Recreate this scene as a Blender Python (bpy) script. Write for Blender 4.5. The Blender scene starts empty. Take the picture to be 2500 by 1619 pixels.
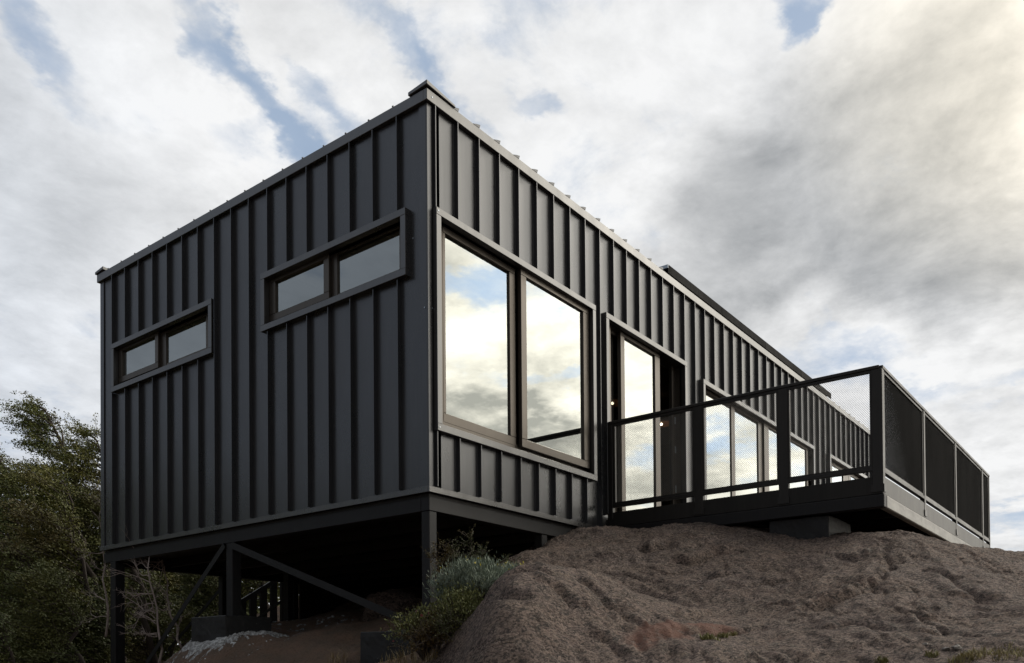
import bpy, bmesh, math, random
import numpy as np
from mathutils import Vector, Matrix

scene = bpy.context.scene
R = math.radians
random.seed(7)
rng = np.random.default_rng(7)

# ------------------------------------------------------------------ camera
YAW, PITCH, ROLL = 0.91649, 0.01215, -0.00787
CAM = Vector((-4.88017, -4.5314, -1.39385))
Fw = Vector((math.sin(YAW) * math.cos(PITCH), math.cos(YAW) * math.cos(PITCH), math.sin(PITCH)))
Rt = Vector((math.cos(YAW), -math.sin(YAW), 0))
Up = Rt.cross(Fw)
R2 = Rt * math.cos(ROLL) + Up * math.sin(ROLL)
U2 = -Rt * math.sin(ROLL) + Up * math.cos(ROLL)
cd = bpy.data.cameras.new("camera")
cam = bpy.data.objects.new("camera", cd)
scene.collection.objects.link(cam)
cam.matrix_world = Matrix(((R2.x, U2.x, -Fw.x, CAM.x), (R2.y, U2.y, -Fw.y, CAM.y), (R2.z, U2.z, -Fw.z, CAM.z), (0, 0, 0, 1)))
cd.sensor_width = 36
cd.lens = 2113.35 / 2500 * 36
cd.shift_y = (1615.646 - 809.5) / 2500
cd.clip_start = 0.05
cd.clip_end = 3000
scene.camera = cam

def pdir(x, y):
    """unit world direction seen at photo position (x, y) on the 2380 px wide view"""
    k = 2500 / 2380
    d = Fw + R2 * ((x * k - 1250) / 2113.35) - U2 * ((y * k - 1615.646) / 2113.35)
    return d.normalized()

# ------------------------------------------------------------------ exposure
scene.view_settings.view_transform = 'Standard'
scene.view_settings.look = 'None'
scene.view_settings.exposure = 0.0
scene.view_settings.gamma = 1.0
scene.view_settings.use_curve_mapping = False
scene.cycles.max_bounces = 8
scene.cycles.transparent_max_bounces = 16

# ------------------------------------------------------------------ node helper
class NT:
    def __init__(s, tree):
        s.t = tree; s.n = tree.nodes; s.l = tree.links
    def new(s, kind, **kw):
        n = s.n.new(kind)
        for k, v in kw.items(): setattr(n, k, v)
        return n
    def put(s, sock, v):
        if isinstance(v, bpy.types.NodeSocket): s.l.new(v, sock)
        elif v is not None: sock.default_value = v
    def math(s, op, a, b=None, c=None, clamp=False):
        n = s.new('ShaderNodeMath', operation=op); n.use_clamp = clamp
        s.put(n.inputs[0], a); s.put(n.inputs[1], b); s.put(n.inputs[2], c)
        return n.outputs[0]
    def vmath(s, op, a, b=None, scale=None):
        n = s.new('ShaderNodeVectorMath', operation=op)
        s.put(n.inputs[0], a); s.put(n.inputs[1], b)
        if scale is not None: s.put(n.inputs['Scale'], scale)
        return n.outputs['Value'] if op in ('DOT_PRODUCT', 'LENGTH') else n.outputs[0]
    def noise(s, vec, scale, detail=6, rough=0.55, dist=0.0, col=False, typ='FBM', lac=2.0):
        n = s.new('ShaderNodeTexNoise'); n.noise_type = typ
        s.put(n.inputs['Vector'], vec); s.put(n.inputs['Scale'], scale); s.put(n.inputs['Detail'], detail)
        s.put(n.inputs['Roughness'], rough); s.put(n.inputs['Distortion'], dist); s.put(n.inputs['Lacunarity'], lac)
        return n.outputs['Color' if col else 0]
    def ramp(s, v, a, b, c=0.0, d=1.0, smooth=True):
        n = s.new('ShaderNodeMapRange'); n.interpolation_type = 'SMOOTHSTEP' if smooth else 'LINEAR'
        s.put(n.inputs[0], v); s.put(n.inputs[1], a); s.put(n.inputs[2], b); s.put(n.inputs[3], c); s.put(n.inputs[4], d)
        return n.outputs[0]
    def mix(s, f, a, b, mode='MIX'):
        n = s.new('ShaderNodeMix', data_type='RGBA', blend_type=mode); n.clamp_factor = True
        s.put(n.inputs[0], f)
        s.put(n.inputs[6], a if isinstance(a, bpy.types.NodeSocket) else tuple(a) + ((1,) if len(a) == 3 else ()))
        s.put(n.inputs[7], b if isinstance(b, bpy.types.NodeSocket) else tuple(b) + ((1,) if len(b) == 3 else ()))
        return n.outputs[2]
    def mapping(s, vec, loc=(0, 0, 0), rot=(0, 0, 0), scale=(1, 1, 1), typ='POINT'):
        n = s.new('ShaderNodeMapping', vector_type=typ)
        s.put(n.inputs['Vector'], vec); s.put(n.inputs['Location'], loc) if typ in ('POINT', 'TEXTURE') else None
        s.put(n.inputs['Rotation'], rot); s.put(n.inputs['Scale'], scale)
        return n.outputs[0]

# ------------------------------------------------------------------ world (sky with broken cloud)
SUN_AZ = math.degrees(YAW) + 48      # clockwise from +Y
SUN_EL = 33
world = bpy.data.worlds.new("World"); scene.world = world
world.use_nodes = True
W = NT(world.node_tree); W.n.clear()
sky = W.new('ShaderNodeTexSky'); sky.sky_type = 'NISHITA'; sky.sun_disc = False
sky.sun_elevation = R(SUN_EL); sky.sun_rotation = R(SUN_AZ); sky.air_density = 1.0; sky.dust_density = 1.0; sky.ozone_density = 1.5
tc = W.new('ShaderNodeTexCoord'); D = W.vmath('NORMALIZE', tc.outputs['Generated'])
sep = W.new('ShaderNodeSeparateXYZ'); W.put(sep.inputs[0], D)
dz = W.math('ADD', W.math('MAXIMUM', sep.outputs[2], 0.0), 0.16)
comb = W.new('ShaderNodeCombineXYZ')
W.put(comb.inputs[0], W.math('DIVIDE', sep.outputs[0], dz)); W.put(comb.inputs[1], W.math('DIVIDE', sep.outputs[1], dz))
P = comb.outputs[0]                                   # cloud-layer plane
# warp for blobs and for the layer
wn = W.noise(P, 1.1, 6, 0.6, 0.0, col=True)
warp = W.vmath('SCALE', W.vmath('SUBTRACT', wn, (0.5, 0.5, 0.5)), scale=0.13)
DW = W.vmath('ADD', D, warp)
wn2 = W.noise(P, 3.2, 5, 0.6, 0.0, col=True)
DW = W.vmath('ADD', DW, W.vmath('SCALE', W.vmath('SUBTRACT', wn2, (0.5, 0.5, 0.5)), scale=0.12))
wn3 = W.noise(P, 9.0, 5, 0.65, 0.0, col=True)
DW = W.vmath('ADD', DW, W.vmath('SCALE', W.vmath('SUBTRACT', wn3, (0.5, 0.5, 0.5)), scale=0.075))

def blob(x, y, rx, ry, ang=0, d=None, amp=1.0):
    """soft elliptical patch of sky, centred on a compass direction; radii in degrees"""
    c = Vector(d).normalized() if d is not None else pdir(x, y)
    right = c.cross(Vector((0, 0, 1))).normalized(); up = right.cross(c)
    a = R(ang)
    e1 = right * math.cos(a) + up * math.sin(a); e2 = -right * math.sin(a) + up * math.cos(a)
    m = Matrix((e1, e2, -c)).transposed().to_euler('XYZ')
    v = W.mapping(DW, tuple(c), tuple(m), (math.sin(R(rx * 1.25)), math.sin(R(ry * 1.35)), 0.9), 'TEXTURE')
    g = W.new('ShaderNodeTexGradient', gradient_type='SPHERICAL'); W.put(g.inputs[0], v)
    s_ = W.ramp(g.outputs['Fac'], 0.0, 0.75)
    return W.math('MULTIPLY', s_, amp)
def total(items):
    t = None
    for b in items: t = b if t is None else W.math('ADD', t, b)
    return t

# streaky layer: long along one bearing
PS = W.mapping(P, rot=(0, 0, R(math.degrees(YAW) + 14)), scale=(1, 1, 1))      # y axis now along the streaks
PS = W.mapping(PS, scale=(1.5, 0.8, 1))
n_big = W.noise(PS, 1.15, 7, 0.56, 0.35)
n_fine = W.noise(P, 3.4, 8, 0.6, 0.15)
n_low = W.noise(P, 0.75, 4, 0.5, 0.2)
n_puff = W.noise(P, 5.0, 9, 0.64, 0.25)
Po = W.vmath('ADD', P, (math.sin(R(SUN_AZ)) * 0.035, math.cos(R(SUN_AZ)) * 0.035, 0.0))
n_off = W.noise(Po, 5.0, 9, 0.64, 0.25)
n_b1 = W.noise(P, 2.2, 7, 0.6, 0.3); n_b2 = W.noise(W.vmath('ADD', P, (math.sin(R(SUN_AZ)) * 0.08, math.cos(R(SUN_AZ)) * 0.08, 0.0)), 2.2, 7, 0.6, 0.3)

BLUE = [blob(520, 50, 4.0, 1.5, -58, amp=.8), blob(585, 160, 4.0, 1.4, -62, amp=.95), blob(640, 250, 3.4, 1.1, -55, amp=.7), blob(520, 310, 3.2, .9, 38, amp=.8), blob(500, 0, 3, 2, -50, amp=.9),
        blob(60, 30, 4, 1.6, -50, amp=1.0), blob(150, 120, 4, 1.4, -45, amp=.7), blob(230, 200, 4, 2.0, -40, amp=.4), blob(150, 200, 8, 3, -40, amp=.2), blob(1000, 130, 6, 1.0, -48, amp=.8), blob(1090, 190, 4, 1.0, -48, amp=.7), blob(900, 20, 5, 1.2, -40, amp=.5),
        blob(1300, 265, 2.6, 1.2, -35, amp=1.3), blob(1843, 20, 1.9, 1.2, 80, amp=1.2), blob(1850, 85, 1.4, .8, 80, amp=.8), blob(720, 170, 5, .7, -50, amp=.5), blob(800, 260, 5, .8, -45, amp=.5), blob(680, 330, 4, .8, -40, amp=.6), blob(620, 420, 5, .9, -40, amp=.3),
        blob(1200, 40, 5, 1.1, -40, amp=.6), blob(1420, 40, 4, 1.3, -40, amp=.3), blob(820, 60, 4, .8, -50, amp=.4), blob(1150, 330, 3, .8, -40, amp=.5),
        blob(1930, 815, 6, 1.3, -8, amp=.9), blob(2100, 840, 6, 1.0, 0, amp=.6), blob(2230, 905, 7, 1.2, 8, amp=1.0), blob(2350, 1255, 4, 1.6, 0, amp=1.2), blob(1745, 728, 1.6, .8, 20, amp=.8), blob(2200, 990, 6, .9, 0, amp=.5), blob(2000, 930, 5, 1.0, 0, amp=.5),
        blob(150, 1000, 8, 3.0, 0, amp=.45), blob(180, 760, 6, 4, 0, amp=.15),
        blob(0, 0, 4.5, 1.3, 10, (0.71, -0.569, 0.415), 1.0), blob(0, 0, 3, 1.0, 0, (0.783, -0.527, 0.33), 1.0), blob(0, 0, 5, 1.5, -10, (0.852, -0.47, 0.233), 1.1), blob(0, 0, 6, 1.5, 5, (0.893, -0.381, 0.240), 1.2),
        blob(0, 0, 7, 1.6, 10, (-0.6, 0.66, 0.42), .8)]
GREY = [blob(1980, 400, 13, 6, 15, amp=.75), blob(1750, 500, 8, 4.5, 35, amp=.50), blob(2200, 580, 10, 4.5, -8, amp=.80), blob(2340, 620, 9, 4, 0, amp=.35), blob(1640, 640, 6, 3, -30, amp=.35),
        blob(2150, 250, 7, 4, 10, amp=.40), blob(1600, 330, 6, 5, 0, amp=.12), blob(60, 950, 16, 8, 0, amp=.36), blob(60, 330, 6, 9, 0, amp=.30), blob(150, 500, 8, 6, 0, amp=.18), blob(500, 560, 10, 5, 0, amp=.12),
        blob(2290, 960, 8, 1.2, 6, amp=.30), blob(0, 0, 8.5, 2.3, 4, (0.736, -0.61, 0.285), 1.25), blob(0, 0, 6, 2.0, 4, (0.80, -0.537, 0.262), 1.2), blob(0, 0, 7, 2.2, -12, (0.857, -0.473, 0.195), 1.0), blob(0, 0, 9, 1.2, 4, (0.72, -0.60, 0.37), .6),
        blob(0, 0, 18, 3.0, 4, (0.80, -0.56, 0.12), .8)]
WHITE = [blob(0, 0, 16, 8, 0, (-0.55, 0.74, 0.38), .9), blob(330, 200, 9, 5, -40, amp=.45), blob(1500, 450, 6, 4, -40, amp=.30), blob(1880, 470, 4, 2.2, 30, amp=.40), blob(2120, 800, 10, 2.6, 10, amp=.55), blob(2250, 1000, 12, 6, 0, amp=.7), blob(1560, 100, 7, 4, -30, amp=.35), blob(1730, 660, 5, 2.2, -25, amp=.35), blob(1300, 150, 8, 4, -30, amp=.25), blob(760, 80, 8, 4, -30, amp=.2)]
blue = W.math('MULTIPLY', total(BLUE), 0.9); grey = total(GREY); white = total(WHITE)
def ctr(n, k): return W.math('MULTIPLY', W.math('SUBTRACT', n, 0.5), k)
n_mid = W.noise(PS, 2.3, 7, 0.58, 0.15)
cov = W.math('ADD', W.math('ADD', ctr(n_big, 0.30), ctr(n_mid, 0.62)), W.math('ADD', ctr(n_fine, 0.50), ctr(n_puff, 0.75)))
cov = W.math('ADD', cov, 0.60)
cov = W.math('SUBTRACT', cov, W.math('MULTIPLY', blue, W.math('MAXIMUM', 0.0, W.math('ADD', -0.16, W.math('MULTIPLY', W.math('ADD', n_puff, n_fine), 0.33)))))
cov = W.math('ADD', cov, W.math('MULTIPLY', W.math('ADD', grey, white), 0.12))
mask = W.ramp(cov, 0.28, 0.61, 0.15, 1.0)
shade = W.math('ADD', W.math('MULTIPLY', W.math('SUBTRACT', n_low, 0.5), 0.7), W.math('MULTIPLY', W.math('SUBTRACT', n_fine, 0.5), 0.55))
shade = W.math('ADD', shade, W.math('MULTIPLY', W.math('SUBTRACT', n_puff, 0.5), 0.75))
shade = W.math('ADD', shade, W.math('MULTIPLY', grey, 0.60))
shade = W.math('SUBTRACT', shade, W.math('MULTIPLY', white, 0.35))
shade = W.math('ADD', shade, W.math('MULTIPLY', W.math('SUBTRACT', n_off, n_puff), 1.3))
shade = W.math('ADD', shade, W.math('MULTIPLY', W.math('SUBTRACT', n_b2, n_b1), 1.6))
shade = W.math('ADD', shade, W.math('MULTIPLY', W.math('ADD', ctr(n_b1, 2.4), ctr(n_fine, 3.0)), W.ramp(W.vmath('DOT_PRODUCT', D, tuple(Vector((0.80, -0.53, 0.30)).normalized())), math.cos(R(35)), math.cos(R(15)))))
shade = W.ramp(shade, -0.28, 1.25, 0, 1, smooth=False)
cloud = W.mix(shade, (0.93, 0.935, 0.94), (0.30, 0.315, 0.33))
# warm brightening round the veiled sun, and of the whole sunward quarter
sd = Vector((math.sin(R(SUN_AZ)) * math.cos(R(SUN_EL)), math.cos(R(SUN_AZ)) * math.cos(R(SUN_EL)), math.sin(R(SUN_EL))))
sdot = W.vmath('DOT_PRODUCT', D, tuple(pdir(2480, 20)))
glow = W.ramp(sdot, math.cos(R(14)), math.cos(R(1)))
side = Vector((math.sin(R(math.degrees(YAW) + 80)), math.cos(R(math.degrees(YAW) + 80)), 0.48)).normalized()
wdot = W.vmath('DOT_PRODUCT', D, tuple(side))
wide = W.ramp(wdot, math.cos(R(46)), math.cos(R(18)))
cloud = W.mix(W.ramp(wdot, math.cos(R(50)), math.cos(R(22)), 0, 1.0), cloud, W.mix(1.0, cloud, (1.08, 1.0, 0.855), 'MULTIPLY'))
cloud = W.mix(1.0, cloud, W.mix(glow, (1, 1, 1), (1.35, 1.27, 1.12)), 'MULTIPLY')
skyc = W.mix(1.0, sky.outputs[0], (0.085, 0.085, 0.085), 'MULTIPLY')
skyc = W.mix(0.75, skyc, (0.30, 0.43, 0.62))
col = W.mix(mask, skyc, cloud)
# sky out of view dimmed behind and left, to darken steel and end wall
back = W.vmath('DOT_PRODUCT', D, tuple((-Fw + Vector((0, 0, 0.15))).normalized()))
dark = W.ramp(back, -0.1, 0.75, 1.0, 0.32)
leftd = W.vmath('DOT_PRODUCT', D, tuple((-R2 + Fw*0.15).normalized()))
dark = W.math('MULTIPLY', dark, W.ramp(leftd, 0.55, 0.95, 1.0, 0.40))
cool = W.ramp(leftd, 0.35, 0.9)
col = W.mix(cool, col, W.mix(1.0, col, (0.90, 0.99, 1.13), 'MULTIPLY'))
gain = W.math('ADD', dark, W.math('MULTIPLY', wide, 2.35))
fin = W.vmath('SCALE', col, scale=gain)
# below the horizon: dull ground tone
hz = W.ramp(sep.outputs[2], -0.06, 0.0)
fin = W.mix(hz, (0.10, 0.09, 0.08), fin)
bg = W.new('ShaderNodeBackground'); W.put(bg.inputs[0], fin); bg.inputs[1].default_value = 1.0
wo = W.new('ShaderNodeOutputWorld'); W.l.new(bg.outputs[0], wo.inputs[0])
world.cycles.sampling_method = 'MANUAL'; world.cycles.sample_map_resolution = 512

# ------------------------------------------------------------------ sun behind thin cloud
sl = bpy.data.lights.new("sun", 'SUN'); sl.energy = 1.0; sl.angle = R(14); sl.color = (1.0, 0.93, 0.82)
so = bpy.data.objects.new("sun", sl); scene.collection.objects.link(so)
so.rotation_euler = (-sd).to_track_quat('-Z', 'Y').to_euler()

# ------------------------------------------------------------------ materials
def mat(name):
    m = bpy.data.materials.new(name); m.use_nodes = True
    t = NT(m.node_tree); b = t.n['Principled BSDF']
    return m, t, b
def objco(t, scale=None):
    g = t.new('ShaderNodeNewGeometry'); return g.outputs['Position']
def bump(t, b, h, strength, dist=0.01):
    n = t.new('ShaderNodeBump'); n.inputs['Strength'].default_value = strength; n.inputs['Distance'].default_value = dist
    t.put(n.inputs['Height'], h); t.l.new(n.outputs[0], b.inputs['Normal'])

def paint(name, base, rough, spec=0.5, wav=0.12, dirt=0.25, ior=1.5, metal=0.0):
    m, t, b = mat(name); p = objco(t)
    n1 = t.noise(t.mapping(p, scale=(1, 1, 0.35)), 3.0, 5, 0.6)
    n2 = t.noise(t.mapping(p, scale=(6, 6, 0.6)), 4.0, 5, 0.65)
    f = t.math('MULTIPLY', t.ramp(t.math('ADD', t.math('MULTIPLY', n1, .6), t.math('MULTIPLY', n2, .4)), 0.42, 0.66), dirt)
    b2 = tuple(min(1, c * 1.5 + 0.008) for c in base)
    t.put(b.inputs['Base Color'], t.mix(f, base, b2))
    t.put(b.inputs['Roughness'], t.ramp(n1, 0.3, 0.7, rough - 0.05, rough + 0.07))
    b.inputs['IOR'].default_value = ior; b.inputs['Metallic'].default_value = metal
    b.inputs['Specular IOR Level'].default_value = spec
    bump(t, b, t.noise(t.mapping(p, scale=(1, 1, 0.4)), 2.6, 2, 0.4), wav, 0.03)
    return m
M = {}
M['clad'] = paint('black_painted_steel_cladding', (0.108, 0.110, 0.115), 0.30, 0.5, 0.22, 0.20, 1.5, 0.85)
M['trim'] = paint('black_painted_trim', (0.142, 0.142, 0.143), 0.30, 0.5, 0.20, 0.20, 1.5, 0.85)
M['pvc'] = paint('dark_brown_window_frame', (0.098, 0.086, 0.074), 0.33, 0.5, 0.03, 0.15, 1.5, 0.75)
M['frame_steel'] = paint('black_structural_steel', (0.009, 0.009, 0.0105), 0.5, 0.32, 0.1, 0.4)
M['rail'] = paint('black_railing_steel', (0.034, 0.032, 0.030), 0.42, 0.45, 0.05, 0.3, 1.5, 0.6)
M['mesh'] = paint('black_expanded_metal', (0.006, 0.006, 0.0065), 0.6, 0.2, 0.0, 0.1)
M['board'] = paint('black_stained_board', (0.012, 0.011, 0.010), 0.55, 0.35, 0.25, 0.7)
M['panel'] = paint('dark_roof_panel', (0.010, 0.010, 0.011), 0.8, 0.08, 0.02, 0.1)
m, t, b = mat('aluminium_edge'); b.inputs['Base Color'].default_value = (0.45, 0.5, 0.55, 1); b.inputs['Metallic'].default_value = 0.8; b.inputs['Roughness'].default_value = 0.35; M['alu'] = m

m, t, b = mat('weathered_steel_beam'); p = objco(t)
n = t.noise(t.mapping(p, scale=(1.2, 1.2, 3)), 2.2, 7, 0.65); n2 = t.noise(p, 14, 5, 0.6)
t.put(b.inputs['Base Color'], t.mix(t.ramp(t.math('ADD', n, t.math('MULTIPLY', n2, .2)), 0.45, 0.78), (0.075, 0.068, 0.056), (0.22, 0.21, 0.185)))
b.inputs['Roughness'].default_value = 0.42; b.inputs['Metallic'].default_value = 0.15
bump(t, b, n2, 0.2, 0.004); M['beam'] = m

m, t, b = mat('stained_side_board'); p = objco(t)
n = t.noise(t.mapping(p, scale=(3, 3, .7)), 2.0, 6, 0.65); n2 = t.noise(t.mapping(p, scale=(2, 2, 40)), 3, 5, 0.6)
c = t.mix(t.ramp(n, 0.40, 0.62), (0.014, 0.013, 0.012), (0.042, 0.040, 0.034))
t.put(b.inputs['Base Color'], t.mix(t.ramp(n2, 0.35, 0.7, 0, .35), c, (0.02, 0.02, 0.018)))
b.inputs['Roughness'].default_value = 0.5; bump(t, b, n2, 0.25, 0.004); M['sideboard'] = m

def glass_mat(name, tint, base_r):
    m = bpy.data.materials.new(name); m.use_nodes = True; t = NT(m.node_tree); t.n.clear()
    fr = t.new('ShaderNodeFresnel'); fr.inputs['IOR'].default_value = 2.3
    g = t.new('ShaderNodeBsdfGlossy'); g.inputs['Roughness'].default_value = 0.004; g.inputs['Color'].default_value = (0.93, 0.97, 0.95, 1)
    tr = t.new('ShaderNodeBsdfTransparent'); tr.inputs['Color'].default_value = tint
    p = objco(t)
    bp_ = t.new('ShaderNodeBump'); bp_.inputs['Strength'].default_value = 0.012; bp_.inputs['Distance'].default_value = 0.02
    t.put(bp_.inputs['Height'], t.noise(p, 1.3, 1, 0.4)); t.l.new(bp_.outputs[0], g.inputs['Normal'])
    mx = t.new('ShaderNodeMixShader'); t.put(mx.inputs[0], t.math('ADD', fr.outputs[0], base_r, clamp=True))
    t.l.new(tr.outputs[0], mx.inputs[1]); t.l.new(g.outputs[0], mx.inputs[2])
    o = t.new('ShaderNodeOutputMaterial'); t.l.new(mx.outputs[0], o.inputs[0])
    return m
M['glass'] = glass_mat('coated_window_glass', (0.42, 0.44, 0.42, 1), 0.235)

m, t, b = mat('interior_plywood'); p = objco(t)
n = t.noise(t.mapping(p, scale=(0.6, 6, 6)), 2.5, 6, 0.6)
t.put(b.inputs['Base Color'], t.mix(n, (0.16, 0.095, 0.05), (0.34, 0.22, 0.13))); b.inputs['Roughness'].default_value = 0.6; M['wood'] = m
m, t, b = mat('interior_plaster'); b.inputs['Base Color'].default_value = (0.16, 0.145, 0.125, 1); M['plaster'] = m
m, t, b = mat('interior_floor'); b.inputs['Base Color'].default_value = (0.10, 0.07, 0.05, 1); b.inputs['Roughness'].default_value = 0.4; M['floor'] = m
m, t, b = mat('copper_lampshade'); b.inputs['Base Color'].default_value = (0.45, 0.22, 0.12, 1); b.inputs['Roughness'].default_value = 0.45; M['shade'] = m
m, t, b = mat('lit_bulb'); b.inputs['Emission Color'].default_value = (1, 0.86, 0.62, 1); b.inputs['Emission Strength'].default_value = 6; M['bulb'] = m

# concrete
m, t, b = mat('black_coated_concrete'); p = objco(t)
n = t.noise(p, 5, 7, 0.65); n2 = t.noise(p, 45, 4, 0.6)
c = t.mix(t.ramp(n, 0.45, 0.7), (0.007, 0.0075, 0.009), (0.014, 0.0145, 0.016))
t.put(b.inputs['Base Color'], t.mix(t.ramp(n2, 0.66, 0.74), c, (0.13, 0.13, 0.12)))
b.inputs['Roughness'].default_value = 0.6; bump(t, b, n2, 0.4, 0.004); M['block'] = m
m, t, b = mat('spilled_mortar'); p = objco(t)
n = t.noise(p, 30, 6, 0.7); n2 = t.noise(p, 6, 5, 0.7)
t.put(b.inputs['Base Color'], t.mix(t.ramp(n, 0.45, 0.60), (0.20, 0.20, 0.20), t.mix(n2, (0.42, 0.44, 0.45), (0.52, 0.54, 0.55))))
b.inputs['Roughness'].default_value = 0.9; bump(t, b, n, 0.8, 0.02); M['mortar'] = m

# rock / earth, one ground material; vertex weights 'earth', 'pink' say where soil lies and where fresh pink granite shows
m, t, b = mat('granite_and_soil'); p = objco(t)
pr = t.mapping(p, rot=(R(14), R(-10), R(25)))
pl = t.mapping(pr, scale=(1.0, 1.3, 3.4))
w = t.vmath('ADD', pl, t.vmath('SCALE', t.noise(p, 3.0, 4, 0.6, col=True), scale=0.9))
n_a = t.noise(p, 1.7, 7, 0.62, 0.3)
n_b = t.noise(w, 4.5, 8, 0.68, 0.25)
n_c = t.noise(t.mapping(pr, scale=(1, 1.1, 1.5)), 52, 6, 0.75)
n_d = t.noise(p, 190, 3, 0.7)
n_e = t.noise(p, 7.5, 7, 0.7, 0.6)
c1 = t.mix(t.ramp(n_a, 0.36, 0.64), (0.32, 0.228, 0.184), (0.275, 0.208, 0.188))
c1 = t.mix(t.ramp(n_b, 0.42, 0.68), c1, (0.29, 0.22, 0.172))
c1 = t.mix(t.ramp(n_e, 0.54, 0.70, 0, 0.75), c1, (0.135, 0.138, 0.120))       # lichen
c1 = t.mix(t.ramp(t.noise(p, 4.2, 6, 0.7, 0.2), 0.58, 0.70, 0, 0.6), c1, (0.245, 0.165, 0.135))
fol = t.noise(w, 13, 5, 0.7, 0.4)
c1 = t.mix(t.ramp(fol, 0.47, 0.36, 0, 0.8), c1, (0.055, 0.044, 0.040))
c1 = t.mix(t.ramp(n_c, 0.50, 0.40, 0, 0.80), c1, (0.055, 0.044, 0.040))
c1 = t.mix(t.ramp(n_c, 0.54, 0.64, 0, 0.75), c1, (0.42, 0.335, 0.275))
n_m = t.noise(t.mapping(pr, scale=(1, 1.2, 1.9)), 18, 6, 0.72)
c1 = t.mix(t.ramp(n_m, 0.48, 0.38, 0, 0.85), c1, (0.064, 0.053, 0.048))
c1 = t.mix(t.ramp(n_m, 0.56, 0.66, 0, 0.55), c1, (0.38, 0.28, 0.225))
c1 = t.mix(t.ramp(n_d, 0.56, 0.76, 0, 0.6), c1, (0.36, 0.30, 0.25))
c1 = t.mix(t.ramp(n_d, 0.44, 0.28, 0, 0.55), c1, (0.05, 0.04, 0.036))
seam = t.noise(w, 7.0, 3, 0.5, 0.7)
vo = t.new('ShaderNodeTexVoronoi'); vo.inputs['Scale'].default_value = 85; t.put(vo.inputs['Vector'], t.vmath('ADD', p, t.vmath('SCALE', t.noise(p, 30, 3, 0.6, col=True), scale=0.02)))
vs = t.new('ShaderNodeSeparateColor'); t.put(vs.inputs[0], vo.outputs['Color'])
c1 = t.mix(t.ramp(vs.outputs[0], 0.70, 0.95, 0, 0.62), c1, (0.44, 0.34, 0.285))
c1 = t.mix(t.ramp(vs.outputs[1], 0.68, 0.92, 0, 0.72), c1, (0.050, 0.042, 0.040))
crack = t.ramp(t.math('ABSOLUTE', t.math('SUBTRACT', seam, 0.5)), 0.0, 0.022, 0.65, 0.0)
crack = t.math('MULTIPLY', crack, t.ramp(t.noise(p, 2.2, 3, 0.5), 0.42, 0.60))
c1 = t.mix(crack, c1, (0.035, 0.028, 0.025))
at = t.new('ShaderNodeAttribute'); at.attribute_name = 'pink'
c1 = t.mix(t.math('MULTIPLY', at.outputs['Fac'], t.ramp(n_b, 0.30, 0.5)), c1, t.mix(n_d, (0.22, 0.115, 0.085), (0.35, 0.20, 0.155)))
soil = t.mix(t.ramp(t.noise(p, 3.5, 7, 0.65), 0.35, 0.65), (0.27, 0.180, 0.130), (0.20, 0.150, 0.115))
soil = t.mix(t.ramp(n_c, 0.5, 0.3, 0, 0.7), soil, (0.05, 0.035, 0.025))
soil = t.mix(t.ramp(n_d, 0.6, 0.75, 0, 0.5), soil, (0.24, 0.18, 0.13))
at2 = t.new('ShaderNodeAttribute'); at2.attribute_name = 'earth'
t.put(b.inputs['Base Color'], t.mix(at2.outputs['Fac'], c1, soil))
b.inputs['Roughness'].default_value = 0.88; b.inputs['Specular IOR Level'].default_value = 0.3
hh = t.math('ADD', t.math('MULTIPLY', n_b, 0.35), t.math('MULTIPLY', n_c, 0.60))
hh = t.math('ADD', hh, t.math('MULTIPLY', n_d, 0.22))
hh = t.math('ADD', hh, t.math('MULTIPLY', fol, 0.40))
hh = t.math('SUBTRACT', hh, t.math('MULTIPLY', crack, 0.35))
hh = t.math('ADD', hh, t.math('MULTIPLY', vs.outputs[0], 0.10))
bump(t, b, hh, 1.0, 0.085); M['ground'] = m

def leafmat(name, c1, c2, c3=None, rough=0.6, trans=0.25):
    m, t, b = mat(name)
    gi = t.new('ShaderNodeNewGeometry')
    p = gi.outputs['Position']
    n = t.noise(p, 2.2, 4, 0.6)
    c = t.mix(t.ramp(n, 0.35, 0.65), c1, c2)
    if c3: c = t.mix(t.ramp(t.noise(p, 0.9, 4, 0.6), 0.50, 0.64, 0, .8), c, c3)
    c = t.mix(t.math('MULTIPLY', t.noise(p, 37, 1, 0.5), .6), c, (c1[0] * .35, c1[1] * .35, c1[2] * .35))
    t.put(b.inputs['Base Color'], c); b.inputs['Roughness'].default_value = rough
    b.inputs['Specular IOR Level'].default_value = 0.35
    return m
M['leaf'] = leafmat('beech_foliage', (0.12, 0.155, 0.05), (0.20, 0.21, 0.06), (0.19, 0.145, 0.065))
M['leaf_olive'] = leafmat('olive_foliage', (0.15, 0.175, 0.042), (0.24, 0.225, 0.055), (0.18, 0.13, 0.055))
M['leaf_dark'] = leafmat('dark_foliage', (0.125, 0.15, 0.055), (0.20, 0.205, 0.065))
M['silver'] = leafmat('silver_foliage', (0.17, 0.22, 0.16), (0.28, 0.33, 0.26))
M['spiny'] = leafmat('spiny_shrub_leaves', (0.040, 0.055, 0.018), (0.075, 0.085, 0.022), (0.16, 0.085, 0.02))
M['drygrass'] = leafmat('dry_grass', (0.34, 0.25, 0.13), (0.24, 0.19, 0.08))
M['greengrass'] = leafmat('green_grass', (0.22, 0.21, 0.07), (0.34, 0.28, 0.13))
m, t, b = mat('bark'); p = objco(t); n = t.noise(p, 9, 5, 0.6)
t.put(b.inputs['Base Color'], t.mix(n, (0.035, 0.027, 0.022), (0.10, 0.078, 0.066))); b.inputs['Roughness'].default_value = 0.85; M['bark'] = m
m, t, b = mat('bleached_dead_wood'); p = objco(t); n = t.noise(p, 12, 5, 0.6)
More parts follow.
